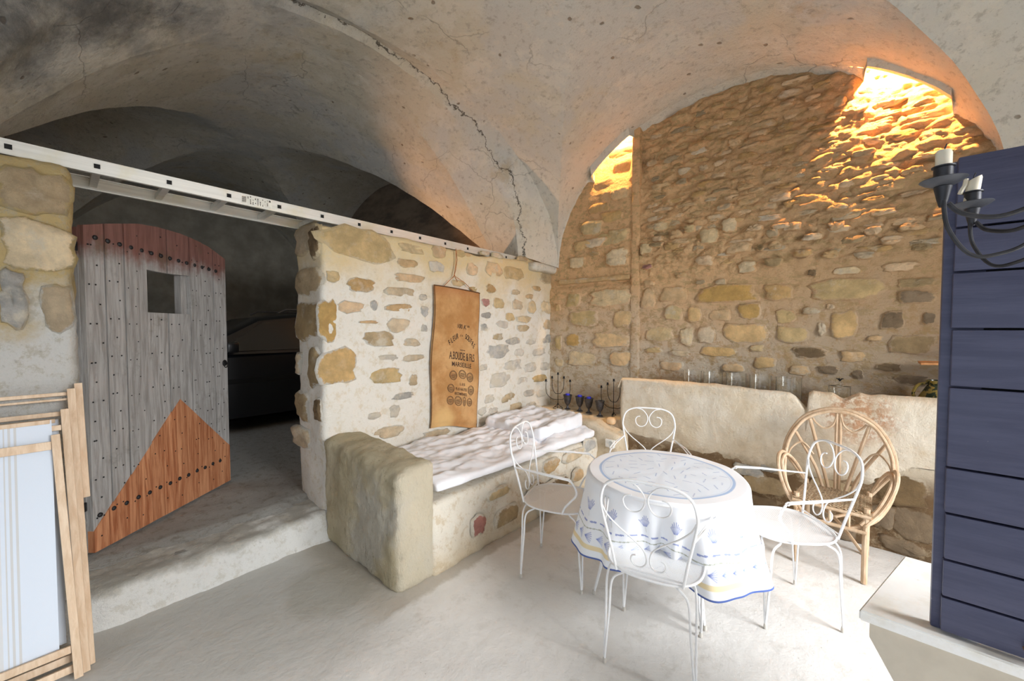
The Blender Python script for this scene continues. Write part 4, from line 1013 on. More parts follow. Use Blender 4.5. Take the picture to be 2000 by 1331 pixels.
def make_chair(loc, rz, label):
    t = empty('garden_chair', loc, rz, label, 'chair', 'white iron garden chairs around the table')
    # seat: rounded square pan, slightly dished
    def sp(a, k):
        ex = 2.7; c, s_ = math.cos(a), math.sin(a); q = (abs(c) ** ex + abs(s_) ** ex) ** (-1 / ex)
        return (q * c * .205 * k, q * s_ * .205 * k - .0, .438 - .010 * (1 - k * k) + .006 * k * k)
    V = [(0, 0, .428)]; F = []; n = 48; R = 8
    for r in range(1, R + 1):
        for k in range(n): V.append(sp(2 * PI * k / n, r / R))
    for k in range(n): F.append((0, 1 + k, 1 + (k + 1) % n))
    for r in range(R - 1):
        for k in range(n): a = 1 + r * n; F.append((a + k, a + n + k, a + n + (k + 1) % n, a + (k + 1) % n))
    mesh('seat', V, F, WS, t)
    m = MB(); m.tube([sp(2 * PI * k / 48, 1.0) for k in range(48)], .0055, 8, True); m.build('seat_rim', WI, t)
    # back frame
    def yb(z): return -.185 - .085 * (z - .44) / .44
    def P(x, z): return (x, yb(z), z)
    m = MB(); m.tube([P(-.135, .44), P(-.155, .56), P(-.182, .70), P(-.188, .77), P(-.165, .84), P(-.10, .873), P(0, .878), P(.10, .873), P(.165, .84), P(.188, .77), P(.182, .70), P(.155, .56), P(.135, .44)], .006, 8, smooth=6)
    m.tube([P(-.14, .462), P(.14, .462)], .004, 6)
    m.build('back_frame', WI, t)
    for s_ in (-1, 1):
        m = MB()
        # heart strand with its upper scroll
        up = [(.085, .872), (.045, .862), (.012, .825), (.006, .79), (.022, .752), (.055, .737), (.085, .752), (.095, .785), (.082, .808), (.06, .812)]
        m.tube([P(s_ * x, z) for x, z in up], .0036, 6, smooth=6)
        lowr = [(.184, .74), (.165, .70), (.12, .655), (.06, .61), (.022, .575), (.008, .54), (.010, .505), (.030, .484), (.056, .487), (.070, .508), (.066, .530), (.050, .538)]
        m.tube([P(s_ * x, z) for x, z in lowr], .0036, 6, smooth=6)
        m.build('scroll', WI, t)
        # arm: a pair of rods from the back frame forward, then curling down to the seat rim
        m = MB()
        for d in (-.009, .009):
            m.tube([(s_ * (.176), yb(.66), .66), (s_ * (.232 + d), .0, .664), (s_ * (.250 + d), .125, .662), (s_ * (.250 + d), .135, .655)], .0042, 6)
        m.tube([(s_ * .25, .135, .658), (s_ * .262, .165, .625), (s_ * .258, .168, .585), (s_ * .24, .125, .53), (s_ * .222, .095, .49), (s_ * .206, .075, .444)], .0058, 6, smooth=5)
        m.build('arm', WI, t)
        for fr in (-1, 1):
            m = MB(); x1, y1 = s_ * .184, fr * .184
            for (xa, ya) in ((s_ * .168, fr * .11), (s_ * .11, fr * .168)):
                o_ = Vector((xa - x1 * .78, ya - y1 * .78, 0)); m.tube([(xa * .72, ya * .72, .43), (xa, ya, .424), (x1 * .93 + o_.x * .5, y1 * .93 + o_.y * .5, .385), (x1 * .96 + o_.x * .34, y1 * .96 + o_.y * .34, .25), (x1 + o_.x * .10, y1 + o_.y * .10, .06), (x1, y1, .012)], .0052, 6, smooth=5)
            lg_ = m.build('leg', WI, t)
            m = MB(); m.lathe([(.008, 0), (.009, .006), (.007, .022), (.004, .024)], 10, (x1, y1, 0)); m.build('foot_cap', RUB, lg_)
    return t
def rot_of(dx, dy): return math.atan2(dy, dx) - PI / 2
ch0 = make_chair((-.700, 1.795, 0), rot_of(-.22, .976), 'white iron garden chair in front of the table, its heart-scroll back towards the viewer')
G1 = 'white iron garden chairs around the table'
dup(ch0, (-1.392, 2.020, 0), rot_of(.95, .31), 'white iron garden chair left of the table, seen from the side near the bench', G1)
dup(ch0, (-.305, 2.545, 0), rot_of(-.79, -.613), 'white iron garden chair right of the table in front of the rattan chair', G1)
dup(ch0, (-1.125, 2.735, 0), rot_of(.40, -.915), 'white iron garden chair behind the table, against the trough', G1)

# ------------------------------------------------------------------ round table and cloth
TC = Vector((-.795, 2.135, 0))
tb_ = empty('round_table', TC, 0, 'round white iron table hidden under the flowered cloth', 'table')
m = MB(); m.lathe([(.0001, .690), (.385, .690), (.395, .698), (.395, .708), (.385, .712), (.0001, .712)], 48); m.build('tabletop', WI, tb_)
for (x, y) in ((-.31, -.19), (.235, -.06), (.24, .27), (-.2, .22)):
    m = MB(); q = Vector((x, y, 0)); nrm_ = Vector((-y, x, 0)).normalized() * .035
    for s_ in (-1, 1):
        a = q * .82 + nrm_ * s_
        m.tube([(a.x, a.y, .69), (a.x * 1.02, a.y * 1.02, .5), (q.x * .86 + nrm_.x * s_ * .6, q.y * .86 + nrm_.y * s_ * .6, .25), (q.x, q.y, .01)], .0065, 6, smooth=5)
    lg_ = m.build('leg', WI, tb_)
    m = MB(); m.lathe([(.010, 0), (.011, .006), (.008, .024), (.004, .026)], 10, (x, y, 0)); m.build('foot_cap', RUB, lg_)
NT, NRr, NS = 1100, 90, 120
RT = .40; DROP = .385
th = np.linspace(0, 2 * PI, NT, endpoint=False)
sarc = np.concatenate([np.linspace(.002, RT, NRr), RT + DROP * np.linspace(0, 1, NS + 1)[1:]])
TH, SA = np.meshgrid(th, sarc)
s_sk = np.clip((SA - RT) / DROP, 0, 1)
ang_c = math.radians(-74)
dth = np.angle(np.exp(1j * (TH - ang_c)))
push = np.exp(-(dth / .55) ** 2)
fold = (np.sin(7 * TH + .8) * .55 + np.sin(11 * TH + 2.0) * .35 + .30 * np.sin(17 * TH + 1.2))
rr_ = np.where(SA < RT - .012, SA, RT - .012 + .016 * np.sin(np.clip((SA - RT + .012) / .03, 0, 1) * PI / 2))
flare = .016 + .055 * s_sk
amp_ = .034 * s_sk ** 1.1
rr_ = rr_ + (SA > RT) * (flare * s_sk ** .6 + amp_ * fold)
rr_ = rr_ - push * .20 * np.clip(s_sk, 0, 1) ** .8 + push * s_sk * .02 * np.sin(22 * TH)
# the hem hangs lower on the right
zz_ = np.where(SA < RT - .005, .7185, .7185 - (SA - RT + .005) * (1 - .06 * push))
zz_ = zz_ + .0015 * np.sin(9 * TH) * np.clip(SA / RT, 0, 1)
zz_ = np.where(SA > RT, zz_ - .035 * s_sk * np.clip(np.cos(TH - math.radians(-20)), 0, 1) - .02 * s_sk * np.clip(np.cos(TH - math.radians(200)), 0, 1), zz_)
X = rr_ * np.cos(TH); Y = rr_ * np.sin(TH)
V = np.stack([X, Y, zz_], -1).reshape(-1, 3)
nr = len(sarc)
ii = np.arange(nr - 1)[:, None] * NT; jj = np.arange(NT)[None, :]; j2 = (jj + 1) % NT
Fq = np.stack([ii + jj, ii + NT + jj, ii + NT + j2, ii + j2], -1).reshape(-1, 4)
me = bpy.data.meshes.new('tablecloth')
me.vertices.add(len(V)); me.vertices.foreach_set('co', V.astype(np.float32).ravel())
me.loops.add(Fq.size); me.loops.foreach_set('vertex_index', Fq.astype(np.int32).ravel())
me.polygons.add(len(Fq)); me.polygons.foreach_set('loop_start', np.arange(0, Fq.size, 4, dtype=np.int32))
try: me.polygons.foreach_set('loop_total', np.full(len(Fq), 4, dtype=np.int32))
except Exception: pass
me.update(calc_edges=True)
me.polygons.foreach_set('use_smooth', [True] * len(me.polygons))
# woven and printed pattern as a colour attribute: flat print only
base = np.array(sr(246, 248, 252)); col = np.tile(base, (V.shape[0], 1)).reshape(nr, NT, 3)
blue = np.array(sr(96, 116, 190)); lblue = np.array(sr(176, 198, 230)); pale = np.array(sr(206, 216, 236)); yel = np.array(sr(240, 220, 170)); oli = np.array(sr(168, 170, 150)); navy = np.array(sr(50, 84, 160))
def paint(mask, c, a=1.0):
    k = (mask * a)[..., None]; global col; col = col * (1 - k) + c * k
band = lambda lo, hi: ((SA > lo) & (SA < hi)).astype(float)
paint(band(.328, .340), lblue); paint(band(0, .328), np.array(sr(232, 240, 250)))
paint(band(.318, .3215), pale, .8)
px_, py_ = SA * np.cos(TH), SA * np.sin(TH)
rs_ = np.random.RandomState(4)
placed = []
while len(placed) < 62:
    q = rs_.uniform(-.3, .3, 2)
    if np.hypot(*q) < .30 and all(np.hypot(q[0] - p[0], q[1] - p[1]) > .05 for p in placed): placed.append(q)
def seg(ax, ay, bx, by, w_, PX, PY):
    dx, dy = bx - ax, by - ay; t = np.clip(((PX - ax) * dx + (PY - ay) * dy) / (dx * dx + dy * dy), 0, 1)
    return np.clip(1.3 - np.hypot(PX - ax - t * dx, PY - ay - t * dy) / w_, 0, 1)
top_rows = slice(0, NRr)
for q in placed:
    a = rs_.uniform(0, PI); L = rs_.uniform(.014, .024)
    sub = (slice(0, NRr),)
    k = seg(q[0] - L * math.cos(a), q[1] - L * math.sin(a), q[0] + L * math.cos(a), q[1] + L * math.sin(a), .0024, px_[:NRr], py_[:NRr])[..., None] * .9
    col[:NRr] = col[:NRr] * (1 - k) + np.array(sr(150, 168, 206)) * k
sk2 = SA - RT
wav = .006 * np.sin(13 * TH)
dash = (np.sin(46 * TH) > -.55).astype(float)
paint(((sk2 > .205 + wav) & (sk2 < .213 + wav)) * dash, blue, .75)
paint(((sk2 > .240 + wav) & (sk2 < .2445 + wav)).astype(float), oli, .9)
paint(((sk2 > .322) & (sk2 < .345)).astype(float), yel, .9)
paint((sk2 > DROP - .0065).astype(float), navy, .95)
U = TH * .43
rowS = slice(NRr, nr)
Us, Ss = U[rowS], sk2[rowS]
nb = 16
for k in range(nb):                         # lavender bunches
    u0 = .43 * (2 * PI * (k + .3) / nb)
    for a in np.linspace(-.75, .75, 9):
        L = .05 + .012 * math.cos(a * 5 + k)
        kk = seg(u0 + .012 * math.sin(a), .155, u0 + L * math.sin(a), .155 - L * math.cos(a), .0017, Us, Ss)[..., None] * .8
        col[rowS] = col[rowS] * (1 - kk) + blue * kk
        kk = seg(u0 + .035 * math.sin(a), .155 - .035 * math.cos(a), u0 + L * math.sin(a), .155 - L * math.cos(a), .0022, Us, Ss)[..., None] * .6
        col[rowS] = col[rowS] * (1 - kk) + blue * kk
    kk = seg(u0, .155, u0 + .004, .185, .003, Us, Ss)[..., None] * .35
    col[rowS] = col[rowS] * (1 - kk) + oli * kk
for k in range(42):                         # the row of small lying sprigs
    u0 = .43 * (2 * PI * k / 42)
    for a in np.linspace(-.5, .5, 6):
        kk = seg(u0, .285, u0 + .040 * math.cos(a), .285 + .034 * math.sin(a * 1.6), .0022, Us, Ss)[..., None] * .75
        col[rowS] = col[rowS] * (1 - kk) + (blue if k % 2 else np.array(sr(120, 140, 206))) * kk
ca = me.color_attributes.new('print', 'FLOAT_COLOR', 'POINT')
rgba = np.concatenate([col.reshape(-1, 3), np.ones((V.shape[0], 1))], 1)
ca.data.foreach_set('color', rgba.astype(np.float32).ravel())
g_ = G('printed_cotton'); at_ = g_.t.nodes.new('ShaderNodeAttribute'); at_.attribute_name = 'print'
CL = g_.fin(at_.outputs['Color'], .8, g_.bump(g_.noise(g_.obj, 200, 3), .1, .001))
me.materials.append(CL)
tc_ = bpy.data.objects.new('tablecloth', me); C.objects.link(tc_); tc_.location = TC
tag(tc_, 'round white tablecloth printed with blue lavender sprigs, a blue ring and yellow bands', 'tablecloth')

# ------------------------------------------------------------------ rattan armchair
CANE = m_wood('peeled_rattan', sr(192, 160, 126), sr(224, 198, 168), (20, 20, 8), .6, False, .2)
CAND = m_wood('woven_rattan', sr(150, 122, 92), sr(206, 182, 148), (60, 60, 60), .7, False, .2)
rc = empty('rattan_armchair', (-.125, 3.27, 0), PI - math.radians(3), 'round-backed rattan armchair with a woven seat against the low wall', 'armchair')
HP = [(.10, .17, .30), (.20, .125, .36), (.262, .04, .46), (.284, -.04, .58), (.272, -.11, .72), (.20, -.16, .86), (.10, -.175, .93), (0, -.18, .95)]
HP = HP + [(-x, y, z) for x, y, z in HP[-2::-1]]
for k, (s_, dy) in enumerate(((1, 0), (.955, .012))):
    m = MB(); m.tube([(x * s_, y + dy, .60 + (z - .60) * (s_ if z > .6 else 1)) for x, y, z in HP], .0125 if k == 0 else .011, 9, smooth=6); m.build('back_hoop', CANE, rc)
for s_ in (-1, 1):
    for d, r in ((0, .012), (.022, .010)):
        m = MB(); m.tube([(s_ * .17, -.16, .42), (s_ * (.235 - d), -.115, .54), (s_ * (.278 - d), -.02, .635 - d * .5), (s_ * (.292 - d), .055, .625 - d), (s_ * (.28 - d), .105, .55), (s_ * (.235 - d), .155, .44), (s_ * (.165 - d), .185, .34)], r, 8, smooth=5); m.build('arm', CANE, rc)
    for (x0, x1, z1, r) in ((.045, .155, .885, .0105), (.075, .235, .78, .0105)):
        m = MB(); m.tube([(s_ * x0, -.155, .41), (s_ * (x0 * .7 + x1 * .3), -.16, .55), (s_ * x1, -.163, z1 - .02)], r, 8, smooth=5); m.build('back_spoke', CANE, rc)
    m = MB(); m.tube([(s_ * .012, -.17, .90), (s_ * .03, -.17, .84), (s_ * .075, -.168, .81), (s_ * .12, -.168, .84), (s_ * .14, -.168, .87)], .006, 6, smooth=5); m.build('petal_loop', CANE, rc)
    m = MB(); m.tube([(s_ * .13, -.16, .62), (s_ * .17, -.155, .68), (s_ * .21, -.15, .69), (s_ * .255, -.11, .64), (s_ * .265, -.06, .58)], .006, 6, smooth=5); m.build('petal_loop', CANE, rc)
    m = MB(); m.tube([(s_ * .010, -.165, .40), (s_ * .010, -.175, .94)], .009, 8); m.build('back_spoke', CANE, rc)
    m = MB(); m.tube([(s_ * .165, .185, .0), (s_ * .165, .18, .25), (s_ * .17, .17, .44)], .0155, 9); m.build('leg', CANE, rc)
    m = MB(); m.tube([(s_ * .155, -.20, .0), (s_ * .158, -.17, .25), (s_ * .165, -.15, .44)], .0145, 9); m.build('leg', CANE, rc)
    m = MB(); m.tube([(s_ * .165, .18, .30), (s_ * .16, -.17, .30)], .011, 8); m.build('rail', CANE, rc)
    m = MB(); m.tube([(s_ * .165, .18, .16), (s_ * .02, .0, .26), (s_ * -.155, -.18, .30)], .010, 8, smooth=5); m.build('stretcher', CANE, rc)
for y, z, h in ((.19, .30, .17), (.185, .395, .19), (-.165, .30, .16), (-.16, .395, .17)):
    m = MB(); m.tube([(-h, y, z), (h, y, z)], .011, 8); m.build('rail', CANE, rc)
m = MB(); m.tube([(0, .185, .30), (0, .185, .39)], .008, 7); m.tube([(-.09, .185, .30), (-.09, .185, .39)], .008, 7); m.build('front_struts', CANE, rc)
m = MB()                                   # woven seat
for i in range(26):
    y = -.150 + .335 * i / 25; hw = .175 + .02 * i / 25; ph = PI * (i % 2)
    m.tube([(-hw + 2 * hw * k / 44, y, .410 + .0055 * math.sin(PI * k / 2.0 + PI / 4 + ph)) for k in range(45)], .0056, 5, caps=False)
for k in range(12): x = -.165 + .33 * k / 11; m.tube([(x, -.155, .410), (x, .19, .410)], .0045, 5)
m.build('woven_seat', CAND, rc)
m = MB(); m.box(-.17, .17, -.15, .185, .392, .398); m.build('seat_support', CAND, rc, False)

# ------------------------------------------------------------------ white dough trough with the blue shutter standing on it
WPNT = G('white_paint_worn'); v_ = WPNT.pos
c_ = WPNT.mix(WPNT.step(WPNT.noise(v_, 9, 6, .7), .45, .7), sr(246, 245, 241), sr(236, 232, 222))
c_ = WPNT.mix(WPNT.math('MULTIPLY', WPNT.step(WPNT.noise(v_, 28, 8, .8), .62, .74), .6), c_, sr(150, 136, 110))
WPm = WPNT.fin(c_, .55, WPNT.bump(WPNT.noise(v_, 30, 6), .3, .004))
ma = empty('dough_trough', (.55, 1.59, 0), 0, 'white painted wooden dough trough with a flat lid and slanting sides, lower right', 'chest')
def prism(poly, y0, y1, ins=0):
    n = len(poly); V = [(x, y0, z) for x, z in poly] + [(x, y1, z) for x, z in poly]
    F = [tuple(range(n)), tuple(range(2 * n - 1, n - 1, -1))] + [(i, n + i, n + (i + 1) % n, (i + 1) % n) for i in range(n)]
    return V, F
m = MB(); lid = [(-.545, -.206), (.55, -.206), (.55, .225), (-.435, .225)]
V = [(x, y, z) for z in (.722, .75) for x, y in lid]; m.add(V, [(3, 2, 1, 0), (4, 5, 6, 7), (0, 1, 5, 4), (1, 2, 6, 5), (2, 3, 7, 6), (3, 0, 4, 7)])
bmx = bmesh.new(); vs = [bmx.verts.new(v) for v in m.V]; [bmx.faces.new([vs[i] for i in f]) for f in m.F]
bmesh.ops.bevel(bmx, geom=bmx.edges[:], offset=.004, segments=2, affect='EDGES'); bmx.verts.index_update()
mesh('lid', [v.co[:] for v in bmx.verts], [[v.index for v in f.verts] for f in bmx.faces], WPm, ma, True, 35); bmx.free()
poly = [(-.522, .722), (-.522, .668), (-.30, .25), (.32, .25), (.53, .668), (.53, .722)]
m = MB(); V, F = prism(poly, -.172, -.150); m.add(V, F); m.build('front_panel', m_plain('panel_shaded_paint', sr(206, 196, 178), .6, 0, 6, .08, .2, 'pos', 30), ma, False)  # front panel coloured darker to stand for its weaker light
m = MB(); V, F = prism([(x * .98 + (.10 if x < 0 else 0), z) for x, z in poly], .170, .190); m.add(V, F); m.build('back_panel', WPm, ma, False)
for s_ in (-1, 1):
    q9 = .10 if s_ < 0 else 0; m = MB(); m.add([(s_ * .505, -.15, .722), (s_ * .505 + q9, .17, .722), (s_ * .29 + q9, .17, .26), (s_ * .29, -.15, .26), (s_ * .485, -.15, .722), (s_ * .485 + q9, .17, .722), (s_ * .27 + q9, .17, .26), (s_ * .27, -.15, .26)],
        [(0, 1, 2, 3), (7, 6, 5, 4), (0, 4, 5, 1), (1, 5, 6, 2), (2, 6, 7, 3), (3, 7, 4, 0)]); m.build('end_panel', WPm, ma, False)
    for y in (-.13, .15):
        m = MB(); m.beam((s_ * .27, y, .27), (s_ * .36, y * 1.1, 0), .045, .045, (0, 1, 0)); m.build('leg', WPm, ma, False)
m = MB(); m.box(-.29, .29, -.15, .17, .25, .27); m.build('bottom_board', WPm, ma, False)
BL = G('blue_grey_paint'); v_ = BL.obj
c_ = BL.mix(BL.step(BL.noise(BL.scale(v_, (1, 1, 9)), 4, 6, .65), .35, .65), sr(70, 72, 98), sr(82, 84, 110))
c_ = BL.mix(BL.math('MULTIPLY', BL.step(BL.voro(v_, 34), .08, .04), BL.step(BL.noise(v_, 5, 3), .56, .64)), c_, sr(190, 186, 180))
BLm = BL.fin(c_, .5, BL.bump(BL.noise(BL.scale(v_, (3, 3, 40)), 3, 6), .25, .003))
sh = empty('blue_shutter', (.55, 1.415, .751), 0, 'tall blue-grey plank shutter standing upright on the white chest, right edge of view', 'shutter')
ZB = [.007, .094, .186, .300, .412, .607, .745, .879, .983, 1.150]
for i in range(9):
    m = MB(); z0, z1 = ZB[i] + .0025, ZB[i + 1] - .0025
    top = lambda x: z1 if i < 8 else z1 + .0
    m.box(-.395 + .001 * (i % 3), .40, -.011, .011 + .001 * (i % 2), z0, z1, bev=.003); m.build('shutter_board', BLm, sh, True, 30)
m = MB(); m.box(-.39, .395, .0125, .016, .01, 1.14); m.build('added_seam_sheet', DARK, sh, False)  # black sheet added to block light and darken the seams between boards
for x in (-.410, .34):
    m = MB(); m.box(x, x + .07, .012, .034, .0, 1.145, bev=.003); m.build('stile', BLm, sh, True, 30)
RUST = m_plain('rusty_iron', sr(120, 86, 66), .7, .4, 40, .4, .3)
m = MB(); m.beam((-.262, -.016, .040), (-.20, -.016, .030), .008, .022, (0, 0, 1)); m.tube([(-.268, -.026, .045), (-.262, -.03, .03), (-.25, -.028, .022), (-.235, -.022, .026)], .006, 7, smooth=4)
m.build('iron_latch', RUST, sh)

# ------------------------------------------------------------------ chandelier
CI = m_plain('dull_black_iron', (.045, .045, .05), .5, .5, 30, .3)
WAX = G('candle_wax'); WAX.b.inputs['Subsurface Weight'].default_value = .3; WAX.b.inputs['Subsurface Radius'].default_value = (.02, .015, .01)
WAXm = WAX.fin(sr(232, 222, 200), .5)
HUB = Vector((.305, 1.005, 1.735))
chn = empty('chandelier', HUB, 0, 'black wrought iron chandelier with stubby cream candles, upper right, hanging close by', 'chandelier')
a0 = math.atan2(.951 - 1.005, .0935 - .305)
for k in range(6):
    a = a0 - k * PI / 3; R = .222; d = Vector((math.cos(a), math.sin(a), 0)); c0 = d * R
    def P3(r, z, off=0): return tuple(d * r + Vector((-d.y, d.x, 0)) * off + Vector((0, 0, z)))
    m = MB(); m.tube([P3(.215, -.035), P3(.195, -.055), P3(.15, -.062), P3(.10, -.03), P3(.06, .05), P3(.03, .17), P3(.012, .28)], .0036, 8, smooth=6)
    m.tube([P3(.222, -.03, .004), P3(.216, -.075, .004), P3(.19, -.118, .002), P3(.16, -.122), P3(.12, -.10), P3(.07, -.02), P3(.02, .05)], .0030, 8, smooth=6)
    m.build('arm', CI, chn)
    m = MB(); m.lathe([(.004, -.04), (.007, -.028), (.011, -.008), (.0001, -.006)], 16, tuple(c0)); m.build('socket_cone', RUST if False else CI, chn)
    m = MB(); m.lathe([(.0001, -.008), (.012, -.007), (.022, -.002), (.028, .003), (.0275, .004), (.021, .0), (.0001, -.004)], 28, tuple(c0)); m.build('drip_pan', m_plain('drip_pan_grey', (.10, .105, .12), .5, .6) if k == 0 else bpy.data.materials['drip_pan_grey'], chn)
    m = MB(); m.lathe([(.0115, -.004), (.0115, .022), (.014, .023), (.014, .025), (.0105, .025), (.010, .004), (.0001, .004)], 20, tuple(c0)); m.build('candle_cup', CI, chn)
    m = MB(); rq = random.Random(k); h = .05
    V = []; n = 16
    tl = (.008 if k == 1 else -.002)
    for z, r in ((.006, .0097), (.03, .0099), (h - .004, .0099), (h, .0085), (h - .004, .004), (h - .005, .0001)):
        for i in range(n):
            t = 2 * PI * i / n; V.append((c0.x + r * math.cos(t) + (z - .03) * .12 * (k == 1), c0.y + r * math.sin(t), c0.z + z + (.5 * tl * math.cos(t) if z > .04 else 0)))
    F = [(i * n + q, i * n + (q + 1) % n, (i + 1) * n + (q + 1) % n, (i + 1) * n + q) for i in range(5) for q in range(n)]
    m.add(V, F)
    if k == 1:      # run of wax down the side
        dd = Vector((-.9, -.45, 0)).normalized() * .0105
        m.tube([tuple(c0 + dd + Vector((0, 0, .05))), tuple(c0 + dd * 1.2 + Vector((0, 0, .038))), tuple(c0 + dd * 1.7 + Vector((0, 0, .028))), tuple(c0 + dd * 1.9 + Vector((0, 0, .022)))], .0035, 6)
    cnd = m.build('candle', WAXm, chn)
    m = MB(); m.tube([tuple(c0 + Vector((0, 0, h - .006))), tuple(c0 + Vector((.001, .001, h + .004))), tuple(c0 + Vector((.003, .0, h + .010)))], .0011, 5); m.build('wick', CI, cnd)
m = MB(); m.lathe([(.0001, .02), (.014, .03), (.02, .05), (.012, .08), (.010, .26), (.018, .29), (.008, .31), (.0001, .315)], 16); m.build('hub', CI, chn)
m = MB()
zt_ = 1.62
z = .31; i = 0
while z < zt_:
    pts = []
    for k in range(12):
        t = 2 * PI * k / 12; o_ = .008 * math.cos(t); pts.append((o_ if i % 2 else 0, 0 if i % 2 else o_, z + .020 + .020 * math.sin(t)))
    m.tube(pts, .0022, 5, True); z += .033; i += 1
m.build('chain', CI, chn)

# ------------------------------------------------------------------ folded deck chairs against the pier
BEE = m_wood('beech_slat', sr(206, 176, 144), sr(230, 206, 178), (40, 40, 3), .6, False, .15)
g_ = G('deck_canvas'); yv = g_.sep(g_.pos, 1)
c_ = sr(212, 220, 230)
for c0_, w_ in ((-.142, .0035), (-.158, .0035), (-.172, .002), (-.40, .0035), (-.384, .0035)):
    f = g_.math('LESS_THAN', g_.math('ABSOLUTE', g_.math('SUBTRACT', yv, c0_)), w_)
    c_ = g_.mix(g_.math('MULTIPLY', f, .7), c_, sr(196, 192, 184))
f = g_.math('LESS_THAN', g_.math('ABSOLUTE', g_.math('SUBTRACT', yv, -.275)), .09)
c_ = g_.mix(g_.math('MULTIPLY', f, .5), c_, sr(206, 200, 188))
CAN = g_.fin(c_, .9, g_.bump(g_.noise(g_.pos, 250, 3), .2, .001))
def L(y, z, off): return Vector((-2.468 - .21 * z / 1.2 - off, y, z))
WD = .55
def frame(t, ya, yb_, z0, z1, off, bars, name='frame', th=.019, wdt=.027):
    for dy in (0, -WD):
        m = MB(); m.beam(L(yb_ + dy, z0, off), L(ya + dy, z1, off), wdt, th, (1, 0, .2), .003); m.build('side_rail', BEE, t)
    for z, h in bars:
        y = yb_ + (ya - yb_) * (z - z0) / (z1 - z0)
        m = MB(); m.beam(L(y - wdt / 2 - .001, z, off), L(y - WD + wdt / 2 + .001, z, off), th * .8, h, (-.2, 0, 1), .003); m.build('cross_bar', BEE, t)
def canvas(t, yr, z0, z1, off):
    V, F = grid(30, 40, lambda u, v: tuple(L(yr - (WD - .06) * u, z0 + (z1 - z0) * v, off) + Vector((.006 * math.sin(PI * v) * (1 + .4 * math.sin(5 * u + 2 * v)), 0, 0))))
    n0 = len(V); V2 = [(x - .003, y, z) for x, y, z in V]; V = [tuple(v) for v in V] + V2; F = [tuple(f) for f in F] + [tuple(i + n0 for i in f[::-1]) for f in F]
    mesh('canvas_sling', V, F, CAN, t)
dc = empty('deck_chair', (0, 0, 0), 0, 'folded beech deck chair with striped white canvas, front one leaning at the left edge', 'deck chair', 'folded deck chairs')
frame(dc, -.030, .012, .012, 1.03, 0, ((.985, .036), (.135, .030)))
canvas(dc, -.040, .13, 1.09, .022)
frame(dc, .000, .034, .0, 1.13, .040, ((1.050, .024), (.035, .03)))
m = MB(); m.beam(L(-.045, 1.085, .022), L(-.53, 1.085, .022), .02, .018); m.build('sling_rod', BEE, dc)
dc2 = empty('deck_chair', (0, 0, 0), 0, 'folded beech deck chair leaning directly on the pier behind the front one', 'deck chair', 'folded deck chairs')
frame(dc2, .022, .050, .0, 1.215, .080, ((1.105, .02), (.06, .03)))
frame(dc2, .045, .056, .71, 1.235, .104, ((1.19, .016), (1.165, .010)))
canvas(dc2, -.02, .12, 1.08, .094)
m = MB(); m.beam(L(-.03, 1.075, .094), L(-.52, 1.075, .094), .02, .018); m.build('sling_rod', BEE, dc2)

# ------------------------------------------------------------------ dark car in the garage bay
CP = G('dark_car_paint'); CPm = CP.fin((.012, .014, .018), .3); CP.b.inputs['Coat Weight'].default_value = .3
CG = G('dark_car_glass'); CGm = CG.fin((.03, .035, .035), .12)
TY = m_plain('tyre_rubber', (.015, .015, .015), .9); HB = m_plain('wheel_alloy', (.25, .25, .26), .4, .7)
car = empty('car', (-6.5, 1.93, .22), 0, 'dark estate car with roof rails parked in the unlit bay behind the door', 'car')
def loft_sections(secs, name, mat, parent, sharp=40):
    """secs: list of (y, [(x, z)...]) closed rings of equal length"""
    n = len(secs[0][1]); V = [(x, y, z) for y, r in secs for x, z in r]; F = []
    for i in range(len(secs) - 1):
        for k in range(n): F.append((i * n + k, i * n + (k + 1) % n, (i + 1) * n + (k + 1) % n, (i + 1) * n + k))
    F.append(tuple(range(n - 1, -1, -1))); F.append(tuple((len(secs) - 1) * n + k for k in range(n)))
    return mesh(name, V, F, mat, parent, True, sharp)
def ring(w, z0, z1, zs): return [(-w, z0), (w, z0), (w * 1.03, zs), (w * .98, z1 - .05), (w * .86, z1), (-w * .86, z1), (-w * .98, z1 - .05), (-w * 1.03, zs)]
loft_sections([(-2.15, ring(.70, .30, .62, .45)), (-2.05, ring(.80, .22, .74, .5)), (-1.2, ring(.84, .18, .90, .55)), (-.95, ring(.85, .18, .96, .55)), (1.9, ring(.85, .18, 1.0, .6)), (2.15, ring(.80, .22, .98, .6)), (2.22, ring(.76, .3, .8, .6))], 'body', CPm, car)
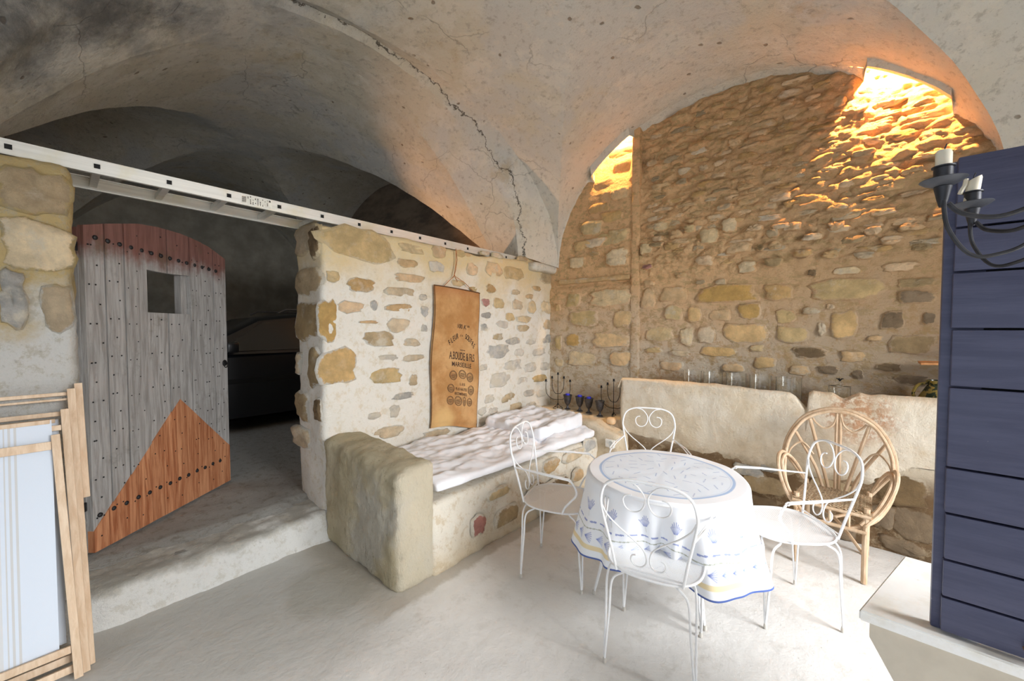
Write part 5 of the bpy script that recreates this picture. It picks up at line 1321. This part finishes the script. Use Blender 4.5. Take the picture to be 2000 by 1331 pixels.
def gr(w0, w1, z0, z1): return [(-w0, z0), (w0, z0), (w1, z1 - .04), (w1 * .9, z1), (-w1 * .9, z1), (-w1, z1 - .04)]
loft_sections([(-1.0, gr(.78, .78, .95, 1.0)), (-.25, gr(.80, .66, .95, 1.40)), (.3, gr(.80, .66, .95, 1.47)), (1.6, gr(.80, .66, .97, 1.46)), (2.1, gr(.78, .68, .97, 1.05))], 'cabin', CPm, car)
for i, pts in enumerate((((-.72, .99), (-.22, 1.34), (.30, 1.40), (.32, .99)), ((.38, .99), (.38, 1.40), (1.18, 1.40), (1.18, .99)), ((1.24, .99), (1.24, 1.39), (1.66, 1.36), (1.86, 1.0)))):
    xs = lambda z: .812 - (.14) * (z - .95) / .45
    V = [(xs(z) + .0, y, z) for y, z in pts] + [(xs(z) - .02, y, z) for y, z in pts]
    mesh('side_window', V, [(0, 1, 2, 3)[::-1], (4, 5, 6, 7), (0, 1, 5, 4), (1, 2, 6, 5), (2, 3, 7, 6), (3, 0, 4, 7)], CGm, car, False)
for s_ in (-1, 1):
    m = MB(); m.tube([(s_ * .60, .0, 1.47), (s_ * .60, .1, 1.52), (s_ * .60, 1.5, 1.52), (s_ * .60, 1.65, 1.47)], .014, 7); m.build('roof_rail', HB, car)
    for y in (-1.4, 1.35):
        m = MB(); M_ = Matrix.Translation((s_ * .78, y, .30)) @ Matrix.Rotation(PI / 2, 4, 'Y')
        m.lathe([(.19, -.10), (.30, -.10), (.315, -.07), (.315, .07), (.30, .10), (.19, .10), (.0001, .06)], 28, M=M_); w_ = m.build('wheel', TY, car)
        m = MB(); m.lathe([(.19, .095), (.17, .09), (.05, .105), (.0001, .105)] if s_ > 0 else [(.19, -.095), (.17, -.09), (.05, -.105), (.0001, -.105)], 20, M=M_); m.build('hub_cap', HB, w_)
    m = MB(); m.box(s_ * .90 - .06, s_ * .90 + .06, -.66, -.54, .98, 1.10, bev=.02); m.build('side_mirror', CPm, car)
m = MB(); m.box(.862, .876, -.9, 1.8, .60, .66, bev=.004); m.build('door_moulding', TY, car)
